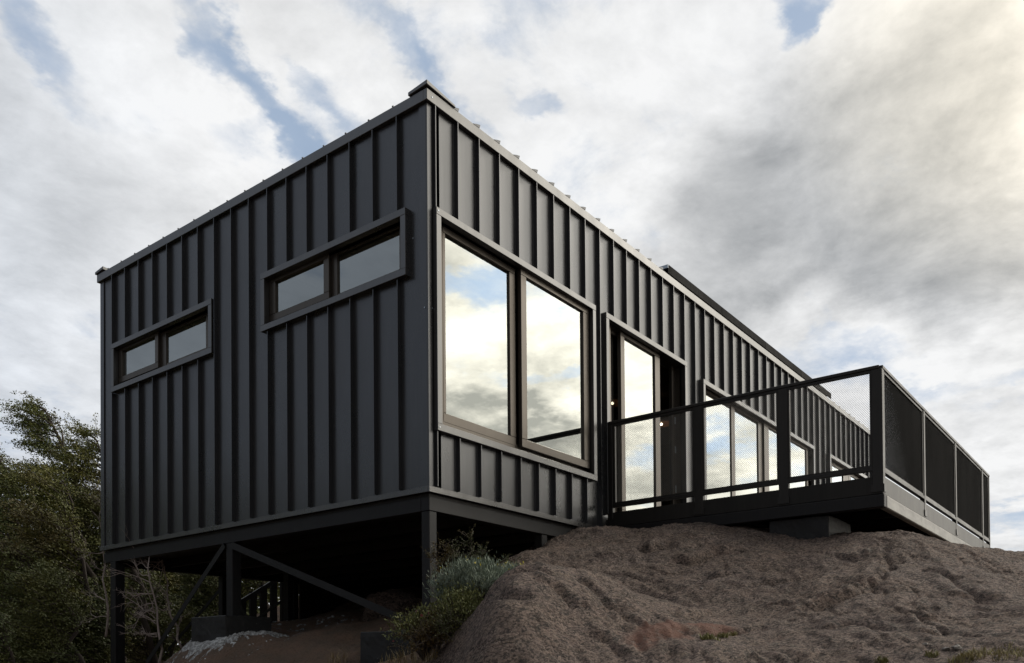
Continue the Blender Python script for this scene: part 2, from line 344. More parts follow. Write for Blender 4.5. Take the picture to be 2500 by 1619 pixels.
t.put(b.inputs['Base Color'], t.mix(n, (0.20, 0.15, 0.13), (0.50, 0.44, 0.41))); b.inputs['Roughness'].default_value = 0.8; M['deadwood'] = m
m, t, b = mat('berries'); b.inputs['Base Color'].default_value = (0.16, 0.03, 0.03, 1); M['berry'] = m
m, t, b = mat('yellow_flower'); b.inputs['Base Color'].default_value = (0.4, 0.34, 0.03, 1); M['flower'] = m
m, t, b = mat('pale_stone'); p = objco(t); t.put(b.inputs['Base Color'], t.mix(t.noise(p, 30, 4), (0.17, 0.15, 0.13), (0.33, 0.31, 0.29))); b.inputs['Roughness'].default_value = 0.85; M['stone'] = m

# ------------------------------------------------------------------ mesh helpers
class MB:
    def __init__(s): s.v = []; s.f = []
    def box(s, x0, x1, y0, y1, z0, z1):
        x0, x1 = min(x0, x1), max(x0, x1); y0, y1 = min(y0, y1), max(y0, y1); z0, z1 = min(z0, z1), max(z0, z1)
        n = len(s.v)
        s.v += [(x0, y0, z0), (x1, y0, z0), (x1, y1, z0), (x0, y1, z0), (x0, y0, z1), (x1, y0, z1), (x1, y1, z1), (x0, y1, z1)]
        s.f += [tuple(n + i for i in q) for q in ((0, 3, 2, 1), (4, 5, 6, 7), (0, 1, 5, 4), (1, 2, 6, 5), (2, 3, 7, 6), (3, 0, 4, 7))]
        return s
    def bar(s, a, b, w, h, side=None):
        """rectangular bar from a to b; w across 'side', h across the third axis"""
        a = Vector(a); b = Vector(b); d = (b - a).normalized()
        sd_ = Vector(side) if side else (Vector((0, 0, 1)).cross(d) if abs(d.z) < .95 else Vector((1, 0, 0)))
        sd_ = (sd_ - d * sd_.dot(d)).normalized(); t_ = d.cross(sd_)
        n = len(s.v)
        for q in (a, b):
            for u, v in ((-1, -1), (1, -1), (1, 1), (-1, 1)):
                s.v.append(tuple(q + sd_ * (u * w / 2) + t_ * (v * h / 2)))
        s.f += [tuple(n + i for i in q) for q in ((3, 2, 1, 0), (4, 5, 6, 7), (0, 1, 5, 4), (1, 2, 6, 5), (2, 3, 7, 6), (3, 0, 4, 7))]
        return s
    def tube(s, pts, rad, k=5):
        pts = [Vector(p) for p in pts]; n0 = len(s.v)
        u = None
        for i, p in enumerate(pts):
            d = (pts[min(i + 1, len(pts) - 1)] - pts[max(i - 1, 0)])
            d = d.normalized() if d.length > 1e-9 else Vector((0, 0, 1))
            if u is None: u = d.orthogonal().normalized()
            u = (u - d * u.dot(d)); u = u.normalized() if u.length > 1e-6 else d.orthogonal().normalized()
            v = d.cross(u); r = rad[i] if hasattr(rad, '__len__') else rad
            for j in range(k):
                a = 2 * math.pi * j / k
                s.v.append(tuple(p + u * (math.cos(a) * r) + v * (math.sin(a) * r)))
        for i in range(len(pts) - 1):
            for j in range(k):
                a = n0 + i * k + j; b_ = n0 + i * k + (j + 1) % k
                s.f.append((a, b_, b_ + k, a + k))
        s.f.append(tuple(n0 + j for j in range(k))[::-1]); s.f.append(tuple(n0 + (len(pts) - 1) * k + j for j in range(k)))
        return s
    def quad(s, a, b, c, d):
        n = len(s.v); s.v += [tuple(a), tuple(b), tuple(c), tuple(d)]; s.f.append((n, n + 1, n + 2, n + 3)); return s
    def poly(s, pts):
        n = len(s.v); s.v += [tuple(p) for p in pts]; s.f.append(tuple(range(n, n + len(pts)))); return s
    def build(s, name, m, parent=None, bevel=0.0, smooth=False):
        me = bpy.data.meshes.new(name); me.from_pydata(s.v, [], s.f); me.materials.append(m)
        if smooth: me.polygons.foreach_set('use_smooth', [True] * len(me.polygons))
        o = bpy.data.objects.new(name, me); scene.collection.objects.link(o)
        if parent: o.parent = parent
        if bevel:
            bv = o.modifiers.new('bevel', 'BEVEL'); bv.width = bevel; bv.segments = 1; bv.limit_method = 'ANGLE'; bv.harden_normals = False
        return o
def np_mesh(name, v, f, m, parent=None, smooth=False):
    me = bpy.data.meshes.new(name); v = np.asarray(v, np.float32); f = np.asarray(f, np.int32); k = f.shape[1]
    me.vertices.add(len(v)); me.vertices.foreach_set('co', v.ravel())
    me.loops.add(f.size); me.loops.foreach_set('vertex_index', f.ravel())
    me.polygons.add(len(f)); me.polygons.foreach_set('loop_start', np.arange(0, f.size, k, dtype=np.int32))
    me.polygons.foreach_set('loop_total', np.full(len(f), k, np.int32))
    me.update(calc_edges=True); me.materials.append(m)
    if smooth: me.polygons.foreach_set('use_smooth', [True] * len(f))
    o = bpy.data.objects.new(name, me); scene.collection.objects.link(o)
    if parent: o.parent = parent
    return o
def empty(name, label, cat, group=None, loc=(0, 0, 0)):
    o = bpy.data.objects.new(name, None); scene.collection.objects.link(o); o.location = loc; o.empty_display_size = .2
    tag(o, label, cat, group); return o
def tag(o, label, cat, group=None, kind=None):
    if label: o['label'] = label
    if cat: o['category'] = cat
    if group: o['group'] = group
    if kind: o['kind'] = kind
    return o

# ------------------------------------------------------------------ terrain height
def perlin2(x, y, seed=0):
    r = np.random.default_rng(seed); perm = r.permutation(256); perm = np.concatenate([perm, perm, perm])
    ang = r.random(256) * 2 * np.pi; gx, gy = np.cos(ang), np.sin(ang)
    xi = np.floor(x).astype(int); yi = np.floor(y).astype(int); xf = x - xi; yf = y - yi
    xi &= 255; yi &= 255
    u = xf ** 3 * (xf * (xf * 6 - 15) + 10); v = yf ** 3 * (yf * (yf * 6 - 15) + 10)
    def g(ix, iy, fx, fy):
        h = perm[perm[ix] + iy] & 255; return gx[h] * fx + gy[h] * fy
    a = g(xi, yi, xf, yf); b_ = g(xi + 1, yi, xf - 1, yf); c_ = g(xi, yi + 1, xf, yf - 1); d_ = g(xi + 1, yi + 1, xf - 1, yf - 1)
    return (a + u * (b_ - a)) * (1 - v) + (c_ + u * (d_ - c_)) * v
def fbm(x, y, s, o=4, seed=0, g=0.5):
    t_ = 0; a = 1
    for i in range(o):
        t_ = t_ + a * perlin2(x * s + 13.7 * i, y * s - 7.1 * i, seed + i); a *= g; s *= 2.03
    return t_
CP = [  # rock and ground control points (x, y, z)
    (2.1, .25, -.08), (2.32, -.3, .0), (2.35, -.58, -.02), (2.35, -.87, -.05), (2.35, -1.11, -.08), (2.36, -1.44, -.15), (2.38, -1.75, -.23),
    (2.45, -1.95, -.29), (2.5, -2.2, -.30), (2.5, -2.39, -.28), (2.4, -2.55, -.30), (3.06, -2.6, -.26), (3.99, -2.65, -.23), (4.24, -2.8, -.25), (5.5, -2.72, -.10), (6.68, -2.8, -.01), (7.64, -2.8, .05), (9.6, -2.8, .19),
    (11.5, -3.4, .05), (14, -3, -.2), (9.6, -4.6, -.35), (7, -4.8, -.55), (4.6, -4.2, -.60),
    (1.85, .15, -.13), (1.6, .1, -.24), (1.3, -.1, -.34), (1.0, -.05, -.42),
    # slope toward the camera
    (1.7, -.9, -.30), (1.8, -1.7, -.40), (1.9, -2.5, -.48), (1.1, -1.2, -.58), (1.3, -2.0, -.62), (1.5, -3.0, -.68), (2.8, -3.3, -.48),
    (.5, -1.9, -.86), (.7, -2.7, -.88), (.9, -3.6, -.95), (2.2, -4.2, -.85), (-.1, -2.5, -1.12), (-.2, -3.3, -1.20), (.2, -4.2, -1.20), (-.8, -3.2, -1.36), (-1.0, -4.0, -1.47), (-1.6, -3.3, -1.60), (-1.0, -5.0, -1.6), (1.5, -5.2, -1.35),
    # front mound
    (-1.13, -1.55, -.93), (-.89, -1.6, -.815), (-.58, -1.6, -.775), (-.28, -1.6, -.80), (-.6, -1.95, -.86), (-.95, -2.1, -1.0), (-.2, -2.0, -.94), (.12, -1.62, -.93), (-.4, -1.15, -.80), (.3, -1.1, -.78), (-1.0, -2.5, -1.22), (-1.35, -2.2, -1.25), (-1.5, -2.7, -1.45),
    (-1.43, -1.78, -1.055), (-1.30, -1.42, -1.36), (-1.66, -1.90, -1.19), (-1.60, -1.52, -1.62), (-1.86, -2.0, -1.42), (-1.98, -1.66, -2.05), (-2.05, -2.3, -1.75), (-1.62, -1.28, -1.95), (-1.2, -1.05, -1.72), (-.95, -1.18, -1.12), (-1.15, -.9, -1.52), (-.6, -.75, -1.22), (-.2, -.6, -.98), (.35, -.45, -.75), (.7, -.1, -.56),
    # earth under and left of the house
    (.1, .3, -1.27), (-.3, .1, -1.32), (-.8, .2, -1.36), (-.9, -.5, -1.45), (-1.5, 0, -1.48), (.05, 1.2, -1.14), (.3, 2.0, -1.02), (0, 2.6, -1.04), (-.12, 3.1, -1.10), (-.33, 2.2, -1.12), (.35, 2.2, -1.03), (-.33, 2.85, -1.17), (.4, 2.9, -.93), (1.0, 2.9, -.84), (1.69, 3.33, -.73), (2.65, 3.72, -.62), (3.2, 3.0, -.42), (1.2, 1.2, -.78), (2.0, .9, -.45), (3.4, .6, -.35), (4.3, 2, -.22), (6, 0, -.15), (8, 2, -.1),
    (-.25, 1.6, -1.27), (-.5, 2.6, -1.32), (-.35, 3.4, -1.45), (-.1, 3.7, -1.34), (.3, 3.9, -1.27), (-.3, 4.2, -1.75), (.1, 4.8, -1.85), (-.8, 1.5, -1.6), (-.9, 3, -1.9), (1.2, 4.5, -1.2), (2.2, 4.8, -.86), (3.5, 5.5, -.45), (4.4, 4.6, -.12), (5.5, 5, .0), (6.5, 7, .2), (1.5, 6, -1.8), (4.5, 7.5, -.2),
    (-2.2, -1, -1.9), (-2.2, .5, -2.0), (-2.4, 3, -2.4), (-2.3, -2.6, -1.95), (-2.3, -3.4, -1.9), (-2.6, -4.2, -2.0), (-3.3, -3, -2.5), (-3.4, -5, -2.4), (-4.9, -4.5, -2.95), (-6.5, -6, -3.3), (-5, -1, -3.0), (-4, 3, -2.9), (-1, 6, -2.3), (0, 9, -2.3), (3, 12, -2.0), (-3, 12, -3), (8, 8, .3), (12, 3, -.8), (-9, 0, -3.5), (0, -7.5, -2.4), (5, -8, -1.8), (10, -8, -1.5), (15, 10, -2)]
CP = np.array(CP, float)
CREASE_DATA = [
    ([(-0.86, -1.86), (-0.86, -1.97), (-0.89, -2.09), (-0.95, -2.26), (-0.98, -2.47)], 0.035, 0.035),
    ([(1.54, -0.93), (1.5, -1.05), (1.51, -1.11), (1.7, -1.12), (1.88, -1.12)], 0.09, 0.05),
    ([(1.3, -1.35), (1.31, -1.54), (1.45, -1.6), (1.62, -1.64), (1.82, -1.83)], 0.1, 0.05),
    ([(1.09, -1.76), (0.93, -1.9), (0.98, -1.95), (1.14, -1.98)], 0.08, 0.04),
    ([(-0.46, -2.26), (-0.48, -2.37), (-0.13, -2.34), (0.29, -2.3)], 0.05, 0.035),
    ([(2.01, -2.8), (1.24, -3.0), (0.66, -3.05), (0.41, -2.89), (0.08, -2.75)], 0.08, 0.05),
    ([(0.38, -3.24), (0.11, -3.45), (-0.19, -3.62), (-0.29, -3.71), (-0.35, -3.81)], 0.06, 0.04),
    ([(0.8, -1.03), (0.81, -1.24), (0.75, -1.45), (0.74, -1.66)], 0.04, 0.04),
    ([(-1.22, -1.84), (-1.13, -1.97), (-1.14, -2.06), (-1.2, -2.13)], 0.05, 0.035),
    ([(-1.4, -1.7), (-1.45, -1.88), (-1.4, -2.03)], 0.04, 0.03),
    ([(-1.19, -1.67), (-1.11, -1.76), (-1.0, -1.85)], 0.05, 0.03),
    ([(1.39, -3.18), (1.28, -3.36), (0.83, -3.58), (0.73, -3.75)], 0.05, 0.05),
    ([(0.83, -2.27), (0.91, -2.45), (1.19, -2.56)], 0.05, 0.04),
    ([(1.75, -2.48), (1.64, -2.69), (1.8, -2.8)], 0.05, 0.04),
    ([(-1.18, -2.46), (-0.96, -2.53), (-0.71, -2.6), (-0.43, -2.67), (-0.15, -2.75)], 0.05, 0.04),
    ([(-0.32, -3.05), (-0.19, -3.18), (-0.25, -3.37)], 0.04, 0.03),
    ([(-1.29, -2.21), (-1.26, -2.36), (-1.31, -2.51)], 0.04, 0.03),
]
def tps_fit(P_, smooth=0.004):
    n = len(P_); d = np.hypot(P_[:, None, 0] - P_[None, :, 0], P_[:, None, 1] - P_[None, :, 1])
    K = np.where(d > 0, d ** 2 * np.log(d + 1e-12), 0) + np.eye(n) * smooth
    A = np.zeros((n + 3, n + 3)); A[:n, :n] = K; A[:n, n] = 1; A[:n, n + 1:] = P_[:, :2]; A[n:, :n] = A[:n, n:].T
    return np.linalg.solve(A, np.concatenate([P_[:, 2], np.zeros(3)]))
TW = tps_fit(CP)
def sstep(v, a, b_):
    q = np.clip((v - a) / (b_ - a), 0, 1); return q * q * (3 - 2 * q)
def earth_w(X, Y):
    """1 on soil (under the house and at its left), 0 on rock"""
    n = fbm(X, Y, 1.7, 3, 41) * .25
    right = sstep(X + n, .55 + .0 * Y, 1.0) * sstep(1.4 - Y + n, -.2, .6)          # ridge by the house front stays rock
    line = (X + 1.55) * .62 - (Y + 1.15) * .85 + n * .8                           # mound edge
    rock_front = sstep(line, -.12, .10)
    rocky = np.maximum(right, rock_front * sstep(.9 - Y, 0, .5))
    return 1 - np.clip(rocky, 0, 1)
def height(X, Y, detail=True):
    X = np.asarray(X, float); Y = np.asarray(Y, float)
    shp = X.shape; x = X.ravel(); y = Y.ravel(); z = np.empty_like(x)
    for i in range(0, len(x), 20000):
        a, b_ = x[i:i + 20000], y[i:i + 20000]
        cx = np.clip(a, -9, 15); cy = np.clip(b_, -8, 12)
        d2 = (cx[:, None] - CP[None, :, 0]) ** 2 + (cy[:, None] - CP[None, :, 1]) ** 2
        z[i:i + 20000] = (.5 * d2 * np.log(d2 + 1e-12)) @ TW[:len(CP)] + TW[len(CP)] + cx * TW[-2] + cy * TW[-1]
    far = np.hypot(x - np.clip(x, -9, 15), y - np.clip(y, -8, 12))
    f = sstep(far, 0, 60)
    z = z * (1 - f) + (-4.5) * f
    if detail:
        e = earth_w(x, y); r = 1 - e
        near = 1 - sstep(np.hypot(x - 1, y + 1), 10, 30)
        # rounded lobes, stepped ledges, crevices and grain
        lob = fbm(x, y, 1.15, 4, 3, .42) * .085
        wx = x + fbm(x, y, 2.2, 3, 11) * .10; wy = y + fbm(x, y, 2.2, 3, 17) * .10
        ca, sa = math.cos(R(38)), math.sin(R(38))
        u = wx * ca + wy * sa; v = -wx * sa + wy * ca
        rid2 = 1 - np.abs(perlin2(u * 1.6 + 5, v * 4.0, 29)) * 2.4
        crev = -np.clip(rid2 - .90, 0, 1) * .25 * sstep(fbm(x, y, 1.1, 2, 61), .0, .35) + crease(x, y)
        led = 0; bl = 0
        bil = lambda f1, f2, sd_: np.abs(perlin2(u * f1 + 3, v * f2, sd_))
        rough_ = .45 + .9 * sstep(fbm(x, y, 1.4, 2, 97), -.3, .3)
        grain = fbm(u * 1.0, v * 1.7, 4.5, 3, 37, .5) * .018 + ((.22 - bil(3.2, 8, 101)) * .030 + (.22 - bil(8, 15, 103)) * .022 + (.22 - bil(17, 30, 107)) * .013) * rough_
        z = z + near * (r * (lob + crev + led + bl + .005 + grain) + e * (fbm(x, y, 2.0, 4, 53) * .06 + fbm(x, y, 9, 4, 59, .65) * .020))
    return z.reshape(shp)
CREASES = []
def crease(x, y):
    out = np.zeros_like(x)
    if not CREASES: return out
    jx = fbm(x, y, 5, 3, 81, .6) * .05; jy = fbm(x, y, 5, 3, 83, .6) * .05
    for pts, dep, w_ in CREASES:
        bx0, by0 = pts[:, 0].min() - .6, pts[:, 1].min() - .6; bx1, by1 = pts[:, 0].max() + .6, pts[:, 1].max() + .6
        m_ = (x > bx0) & (x < bx1) & (y > by0) & (y < by1)
        if not m_.any(): continue
        px, py = (x + jx)[m_], (y + jy)[m_]; best = np.full(px.shape, 9.); sd_ = np.zeros_like(px); ft = np.zeros_like(px); nseg = len(pts) - 1
        for i in range(nseg):
            ax, ay = pts[i]; cx, cy = pts[i + 1] - pts[i]; L2 = cx * cx + cy * cy
            t_ = np.clip(((px - ax) * cx + (py - ay) * cy) / L2, 0, 1)
            dx, dy = px - ax - t_ * cx, py - ay - t_ * cy; d = np.hypot(dx, dy); k = d < best
            best = np.where(k, d, best); ft = np.where(k, (i + t_) / nseg, ft)
            # uphill side: away from the viewer's foot of the slope
            sd_ = np.where(k, np.sign(dx * .79 + dy * .61), sd_)
        fade = sstep(ft, 0, .18) * sstep(1 - ft, 0, .18)
        dep = dep * .5; w_ = w_ * .6 * (1 - .0 * dep)
        cut = -dep * np.exp(-(best / w_) ** 2); bul = dep * .75 * np.exp(-((best - 2.6 * w_) / (2.2 * w_)) ** 2) * (sd_ > 0) - dep * .35 * np.exp(-(best / (3 * w_)) ** 2) * (sd_ <= 0)
        out[m_] += (cut + bul) * fade
    return out
def hz_(x, y): return float(height(np.array([x]), np.array([y]))[0])

# clefts and overhanging edges of the outcrop (ground points, x y)
CREASES = [(np.array(p_, float), d_, w_) for p_, d_, w_ in CREASE_DATA]

def axis(lo, hi, c0, c1, step, grow=1.07):
    a = list(np.arange(c0, c1, step)); s_ = step; q = c0
    while q > lo: s_ = min(s_ * grow, 25); q -= s_; a.insert(0, q)
    s_ = step; q = a[-1]
    while q < hi: s_ = min(s_ * grow, 25); q += s_; a.append(q)
    return np.array(a)
gx = axis(-400, 400, -2.3, 4.2, .0155, 1.045); gy = axis(-400, 400, -3.6, .6, .0155, 1.04)
GX, GY = np.meshgrid(gx, gy, indexing='xy')
GZ = height(GX, GY)
nx, ny = len(gx), len(gy)
idx = np.arange(nx * ny).reshape(ny, nx)
fc = np.stack([idx[:-1, :-1], idx[:-1, 1:], idx[1:, 1:], idx[1:, :-1]], -1).reshape(-1, 4)
ground = np_mesh('ground', np.stack([GX, GY, GZ], -1).reshape(-1, 3), fc, M['ground'], smooth=True)
tag(ground, None, None, kind='structure')
ew = earth_w(GX, GY)
a_ = ground.data.attributes.new('earth', 'FLOAT', 'POINT'); a_.data.foreach_set('value', ew.ravel().astype(np.float32))
pk = np.zeros_like(GX)
for (px_, py_, l, w_, an) in ((-.98, -2.50, .26, .12, -17), (-.62, -2.58, .22, .11, -14)):
    dx, dy = GX - px_, GY - py_; c_, s_ = math.cos(R(an)), math.sin(R(an))
    q = np.hypot((dx * c_ + dy * s_) / l, (-dx * s_ + dy * c_) / w_) + fbm(GX, GY, 6, 3, 71) * .7
    pk = np.maximum(pk, 1 - sstep(q, .7, 1.1))
a_ = ground.data.attributes.new('pink', 'FLOAT', 'POINT'); a_.data.foreach_set('value', pk.ravel().astype(np.float32))

# ------------------------------------------------------------------ the house
HL, HW, HT = 13.2, 4.973, 3.005          # length along x, width along y, cladding height
TH = 0.14
house = empty('metal_house', 'long black standing seam metal house raised on steel posts over the rock', 'house')
def sight(wall, a, z, d):
    """survey values are read in the wall plane; carry them to a face standing d in front of it"""
    D_, c_ = (-CAM.y, CAM.x) if wall == 'R' else (-CAM.x, CAM.y)
    f = (D_ - d) / D_
    return c_ + (a - c_) * f, CAM.z + (z - CAM.z) * f
def carry(wall, w, d):
    a0, z0 = sight(wall, w[0], w[2], d); a1, z1 = sight(wall, w[1], w[3], d); return (a0, a1, w[2] if w[2] < .21 and wall == 'R' else z0, z1)
ADJ = [False]
def wb(mb, wall, a0, a1, z0, z1, d0, d1):
    """box on a wall: a along the wall, d outward from it"""
    if ADJ[0]: (a0, z0), (a1, z1) = sight(wall, a0, z0, d1), sight(wall, a1, z1, d1)
    if wall == 'R': mb.box(a0, a1, -d1, -d0, z0, z1)
    else: mb.box(-d1, -d0, a0, a1, z0, z1)
    return mb
def wall_rects(length, height_, holes):
    xs = sorted({0, length} | {h[0] for h in holes} | {h[1] for h in holes}); out = []
    for x0, x1 in zip(xs[:-1], xs[1:]):
        hs = sorted([(h[2], h[3]) for h in holes if h[0] <= x0 + 1e-6 and h[1] >= x1 - 1e-6]); z = 0
        for h0, h1 in hs:
            if h0 > z: out.append((x0, x1, z, h0))
            z = h1
        if z < height_: out.append((x0, x1, z, height_))
    return out
TR = 0.055
LWIN = [(2.865, 4.775, 1.735, 2.268), (.240, 2.092, 1.745, 2.28)]
RWIN = [(.106, 2.447, .497, 2.25), (2.645, 4.477, .18, 2.252), (4.92, 9.03, .18, 2.175), (9.80, 12.0, .18, 2.215)]
LWIN = [carry('L', w, .055) for w in LWIN]; RWIN = [carry('R', w, .055) for w in RWIN]
def holes(ws): return [(a + TR, b_ - TR, z0 + (TR if z0 > .3 else 0), z1 - TR) for a, b_, z0, z1 in ws]
mb = MB()
for a, b_, z0, z1 in wall_rects(HW, HT, holes(LWIN)): wb(mb, 'L', a, b_, z0 if z0 else 0, z1, -TH, 0)
clad_l = mb
mb = MB()
for a, b_, z0, z1 in wall_rects(HL, HT, holes(RWIN)): wb(mb, 'R', max(a, .0 if a else 0.0) if a else TH * 0 + .002, b_, z0, z1, -TH, 0)
clad_r = mb
# shorten overlaps at the corner: end walls
MB().box(HL - TH, HL, 0.002, HW, 0, HT).build('wall_cladding', M['clad'], house)
MB().box(TH, HL - TH, HW - TH, HW - .002, 0, HT).build('wall_cladding', M['clad'], house)
# seams
def seam_segments(a, wins, z0, z1):
    segs = [(z0, z1)]
    for w in wins:
        if w[0] - .012 < a < w[1] + .012:
            n_ = []
            for s0, s1 in segs:
                if w[2] > s0 + .02: n_.append((s0, min(s1, w[2])))
                if w[3] < s1 - .02: n_.append((max(s0, w[3]), s1))
            segs = n_
    return segs
mb = clad_l; SD = .040
lseams = [sight('L', .331 + .2765 * k, 0, .04)[0] for k in range(17)]
for a in lseams:
    for z0, z1 in seam_segments(a, LWIN, .045, HT - .004):
        wb(mb, 'L', a - .004, a + .004, z0, z1, 0, SD); wb(mb, 'L', a + .004, a + .024, z0, z1, 0, .006)
mb.build('wall_cladding', M['clad'], house)
rs = [.103, .369, .637, .908, 1.183, 1.455, 1.721, 1.992, 2.261, 2.53, 2.80, 3.065, 3.335, 3.602, 3.873, 4.145, 4.419, 4.70, 4.97, 5.25, 5.537, 5.83, 6.114, 6.398, 6.693, 6.991, 7.288, 7.573, 7.853, 8.126, 8.421, 8.699, 8.973, 9.25, 9.533, 9.807, 10.085, 10.381, 10.666, 10.952, 11.235, 11.527, 11.804, 12.092, 12.38, 12.66, 12.94]
rs = [sight('R', a, 0, .04)[0] for a in rs]
mb = clad_r
for a in rs:
    for z0, z1 in seam_segments(a, RWIN, .045, HT - .004):
        wb(mb, 'R', a - .004, a + .004, z0, z1, 0, SD); wb(mb, 'R', a - .024, a - .004, z0, z1, 0, .006)
mb.build('wall_cladding', M['clad'], house)
# corner posts, skirting, fascia
mb = MB(); mb.box(-.012, .040, -.012, .0, .0405, HT); mb.box(-.012, .0, 0, .075, .0405, HT)
mb.build('corner_trim', M['clad'], house, .002)
mb = MB(); mb.box(-.012, .0, HW - .07, HW + .005, .0405, HT); mb.box(0, .06, HW, HW + .005, .0405, HT)
mb.build('corner_trim', M['clad'], house, .002)
mb = MB(); mb.box(-.022, HL, -.022, -.001, -.006, .040); mb.build('skirting', M['trim'], house, .002)
mb = MB(); mb.box(-.022, -.001, 0.0, HW + .012, -.006, .040); mb.build('skirting', M['trim'], house, .002)
mb = MB(); mb.box(-.038, HL + .05, -.038, .0, HT, HT + .086); mb.build('fascia', M['trim'], house, .003)
mb = MB(); mb.box(-.038, .0, .0, HW + .030, HT, HT + .086); mb.build('fascia', M['trim'], house, .003)
# roof sheet with seam ends standing past the fascia
roof = MB(); roof.box(.0, HL + .05, .0, HW + .03, HT, HT + .080); mb = roof
for a in rs[1:]:
    if 3.95 < a < 9.9: continue
    n = len(mb.v)      # folded seam end: a low wedge, highest at the seam
    mb.v += [(a - .075, -.040, HT + .084), (a + .006, -.040, HT + .084), (a + .012, -.044, HT + .112), (a - .030, -.040, HT + .102), (a - .075, .5, HT + .084), (a + .006, .5, HT + .084), (a + .006, .5, HT + .108), (a - .030, .5, HT + .102)]
    mb.f += [tuple(n + i for i in q) for q in ((0, 1, 2, 3), (7, 6, 5, 4), (1, 5, 6, 2), (3, 2, 6, 7), (0, 3, 7, 4), (0, 4, 5, 1))]
for a in np.arange(.33, HW, .2765): mb.box(-.041, .1, a - .007, a + .007, HT + .085, HT + .0935)
roof = mb.build('roof', M['clad'], house)
# folded corner caps
def cap(y0, y1, nm):
    mb = MB(); n = 0
    A = [(-.052, y0, .104), (.285, y0, .088), (.275, y1, .088), (-.052, y1, .090)]
    B = [(-.052, y0, .138), (.275, y0, .108), (.265, y1, .106), (-.052, y1, .118)]
    pts = [(x, y, HT + z) for x, y, z in A + B]
    mb.v = pts; mb.f = [(0, 3, 2, 1), (4, 5, 6, 7), (0, 1, 5, 4), (1, 2, 6, 5), (2, 3, 7, 6), (3, 0, 4, 7)]
    return mb.build(nm, M['trim'], roof, .003)
cap(-.052, .15, 'corner_cap'); cap(HW - .13, HW + .045, 'corner_cap')
# screws on the trims
for (x, y, z) in ((-.014, .02, 1.42), (-.002, .15, 2.0)): MB().box(x - .003, x, y - .005, y + .005, z - .005, z + .005).build('screw', M['alu'], house)
for (x, z, yd) in ((.035, 1.42, .012), (.02, HT + .04, .038), (.065, 2.18, .055), (.065, .50, .055)): MB().box(x - .005, x + .005, -yd - .003, -yd, z - .005, z + .005).build('screw', M['alu'], house)

# ---- windows
def trim_frame(mb, wall, a0, a1, z0, z1, w=TR, d0=.0, d1=.055, bottom=True, back=-.06):
    wb(mb, wall, a0, a1, z1 - w, z1, back, d1)
    if bottom: wb(mb, wall, a0, a1, z0, z0 + w, back, d1)
    zb = z0 + (w if bottom else 0)
    wb(mb, wall, a0, a0 + w, zb, z1 - w, back, d1 - .001); wb(mb, wall, a1 - w, a1, zb, z1 - w, back, d1 - .001)
def frame_ring(mb, wall, a0, a1, z0, z1, wl_, wr_, wt, wbm, d0, d1):
    wb(mb, wall, a0, a1, z1 - wt, z1, d0, d1); wb(mb, wall, a0, a1, z0, z0 + wbm, d0, d1)
    wb(mb, wall, a0, a0 + wl_, z0 + wbm, z1 - wt, d0, d1 - .0008); wb(mb, wall, a1 - wr_, a1, z0 + wbm, z1 - wt, d0, d1 - .0008)
def outer_ring(mb, wall, hole, inner, d0, d1):
    """fixed frame filling the opening from its edge to the survey line 'inner'"""
    a0, z0 = sight(wall, inner[0], inner[2], d1); a1, z1 = sight(wall, inner[1], inner[3], d1); h = hole
    a0 = max(a0, h[0] + .004); a1 = min(a1, h[1] - .004); z0 = max(z0, h[2] + .004); z1 = min(z1, h[3] - .004)
    for (p, q, r, t_) in ((h[0], h[1], z1, h[3]), (h[0], h[1], h[2], z0)): wb(mb, wall, p, q, r, t_, d0, d1)
    for (p, q) in ((h[0], a0), (a1, h[1])): wb(mb, wall, p, q, z0, z1, d0, d1 - .0008)
def pane(parent, wall, a0, a1, z0, z1, d):
    if ADJ[0]: (a0, z0), (a1, z1) = sight(wall, a0, z0, d), sight(wall, a1, z1, d)
    a0 -= .018; a1 += .018; z0 -= .018; z1 += .018
    if wall == 'R': q = [(a0 - .006, -d, z0 - .006), (a1 + .006, -d, z0 - .006), (a1 + .006, -d, z1 + .006), (a0 - .006, -d, z1 + .006)]
    else: q = [(-d, a1 + .006, z0 - .006), (-d, a0 - .006, z0 - .006), (-d, a0 - .006, z1 + .006), (-d, a1 + .006, z1 + .006)]
    m2 = MB(); m2.poly(q); return m2.build('glass', M['glass'], parent)
def sash(parent, wall, a0, a1, z0, z1, g, d0, d1, dg=None, name='sash'):
    """g = glass rectangle a0,a1,z0,z1"""
    mb = MB(); frame_ring(mb, wall, a0, a1, z0, z1, g[0] - a0, a1 - g[1], z1 - g[3], g[2] - z0, d0, d1)
    o = mb.build(name, M['pvc'], parent, .003)
    # glazing bead
    mb = MB(); frame_ring(mb, wall, g[0] - .0, g[1] + .0, g[2] - .0, g[3] + .0, .010, .010, .010, .010, d0 + .01, d1 - .012)
    return o
def win_base(name, wall, w, bottom=True, label=None):
    ADJ[0] = False; e = MB(); trim_frame(e, wall, *w, bottom=bottom); ADJ[0] = True
    o = e.build(name, M['trim'], house, .002)
    if label: o['label'] = label
    return o

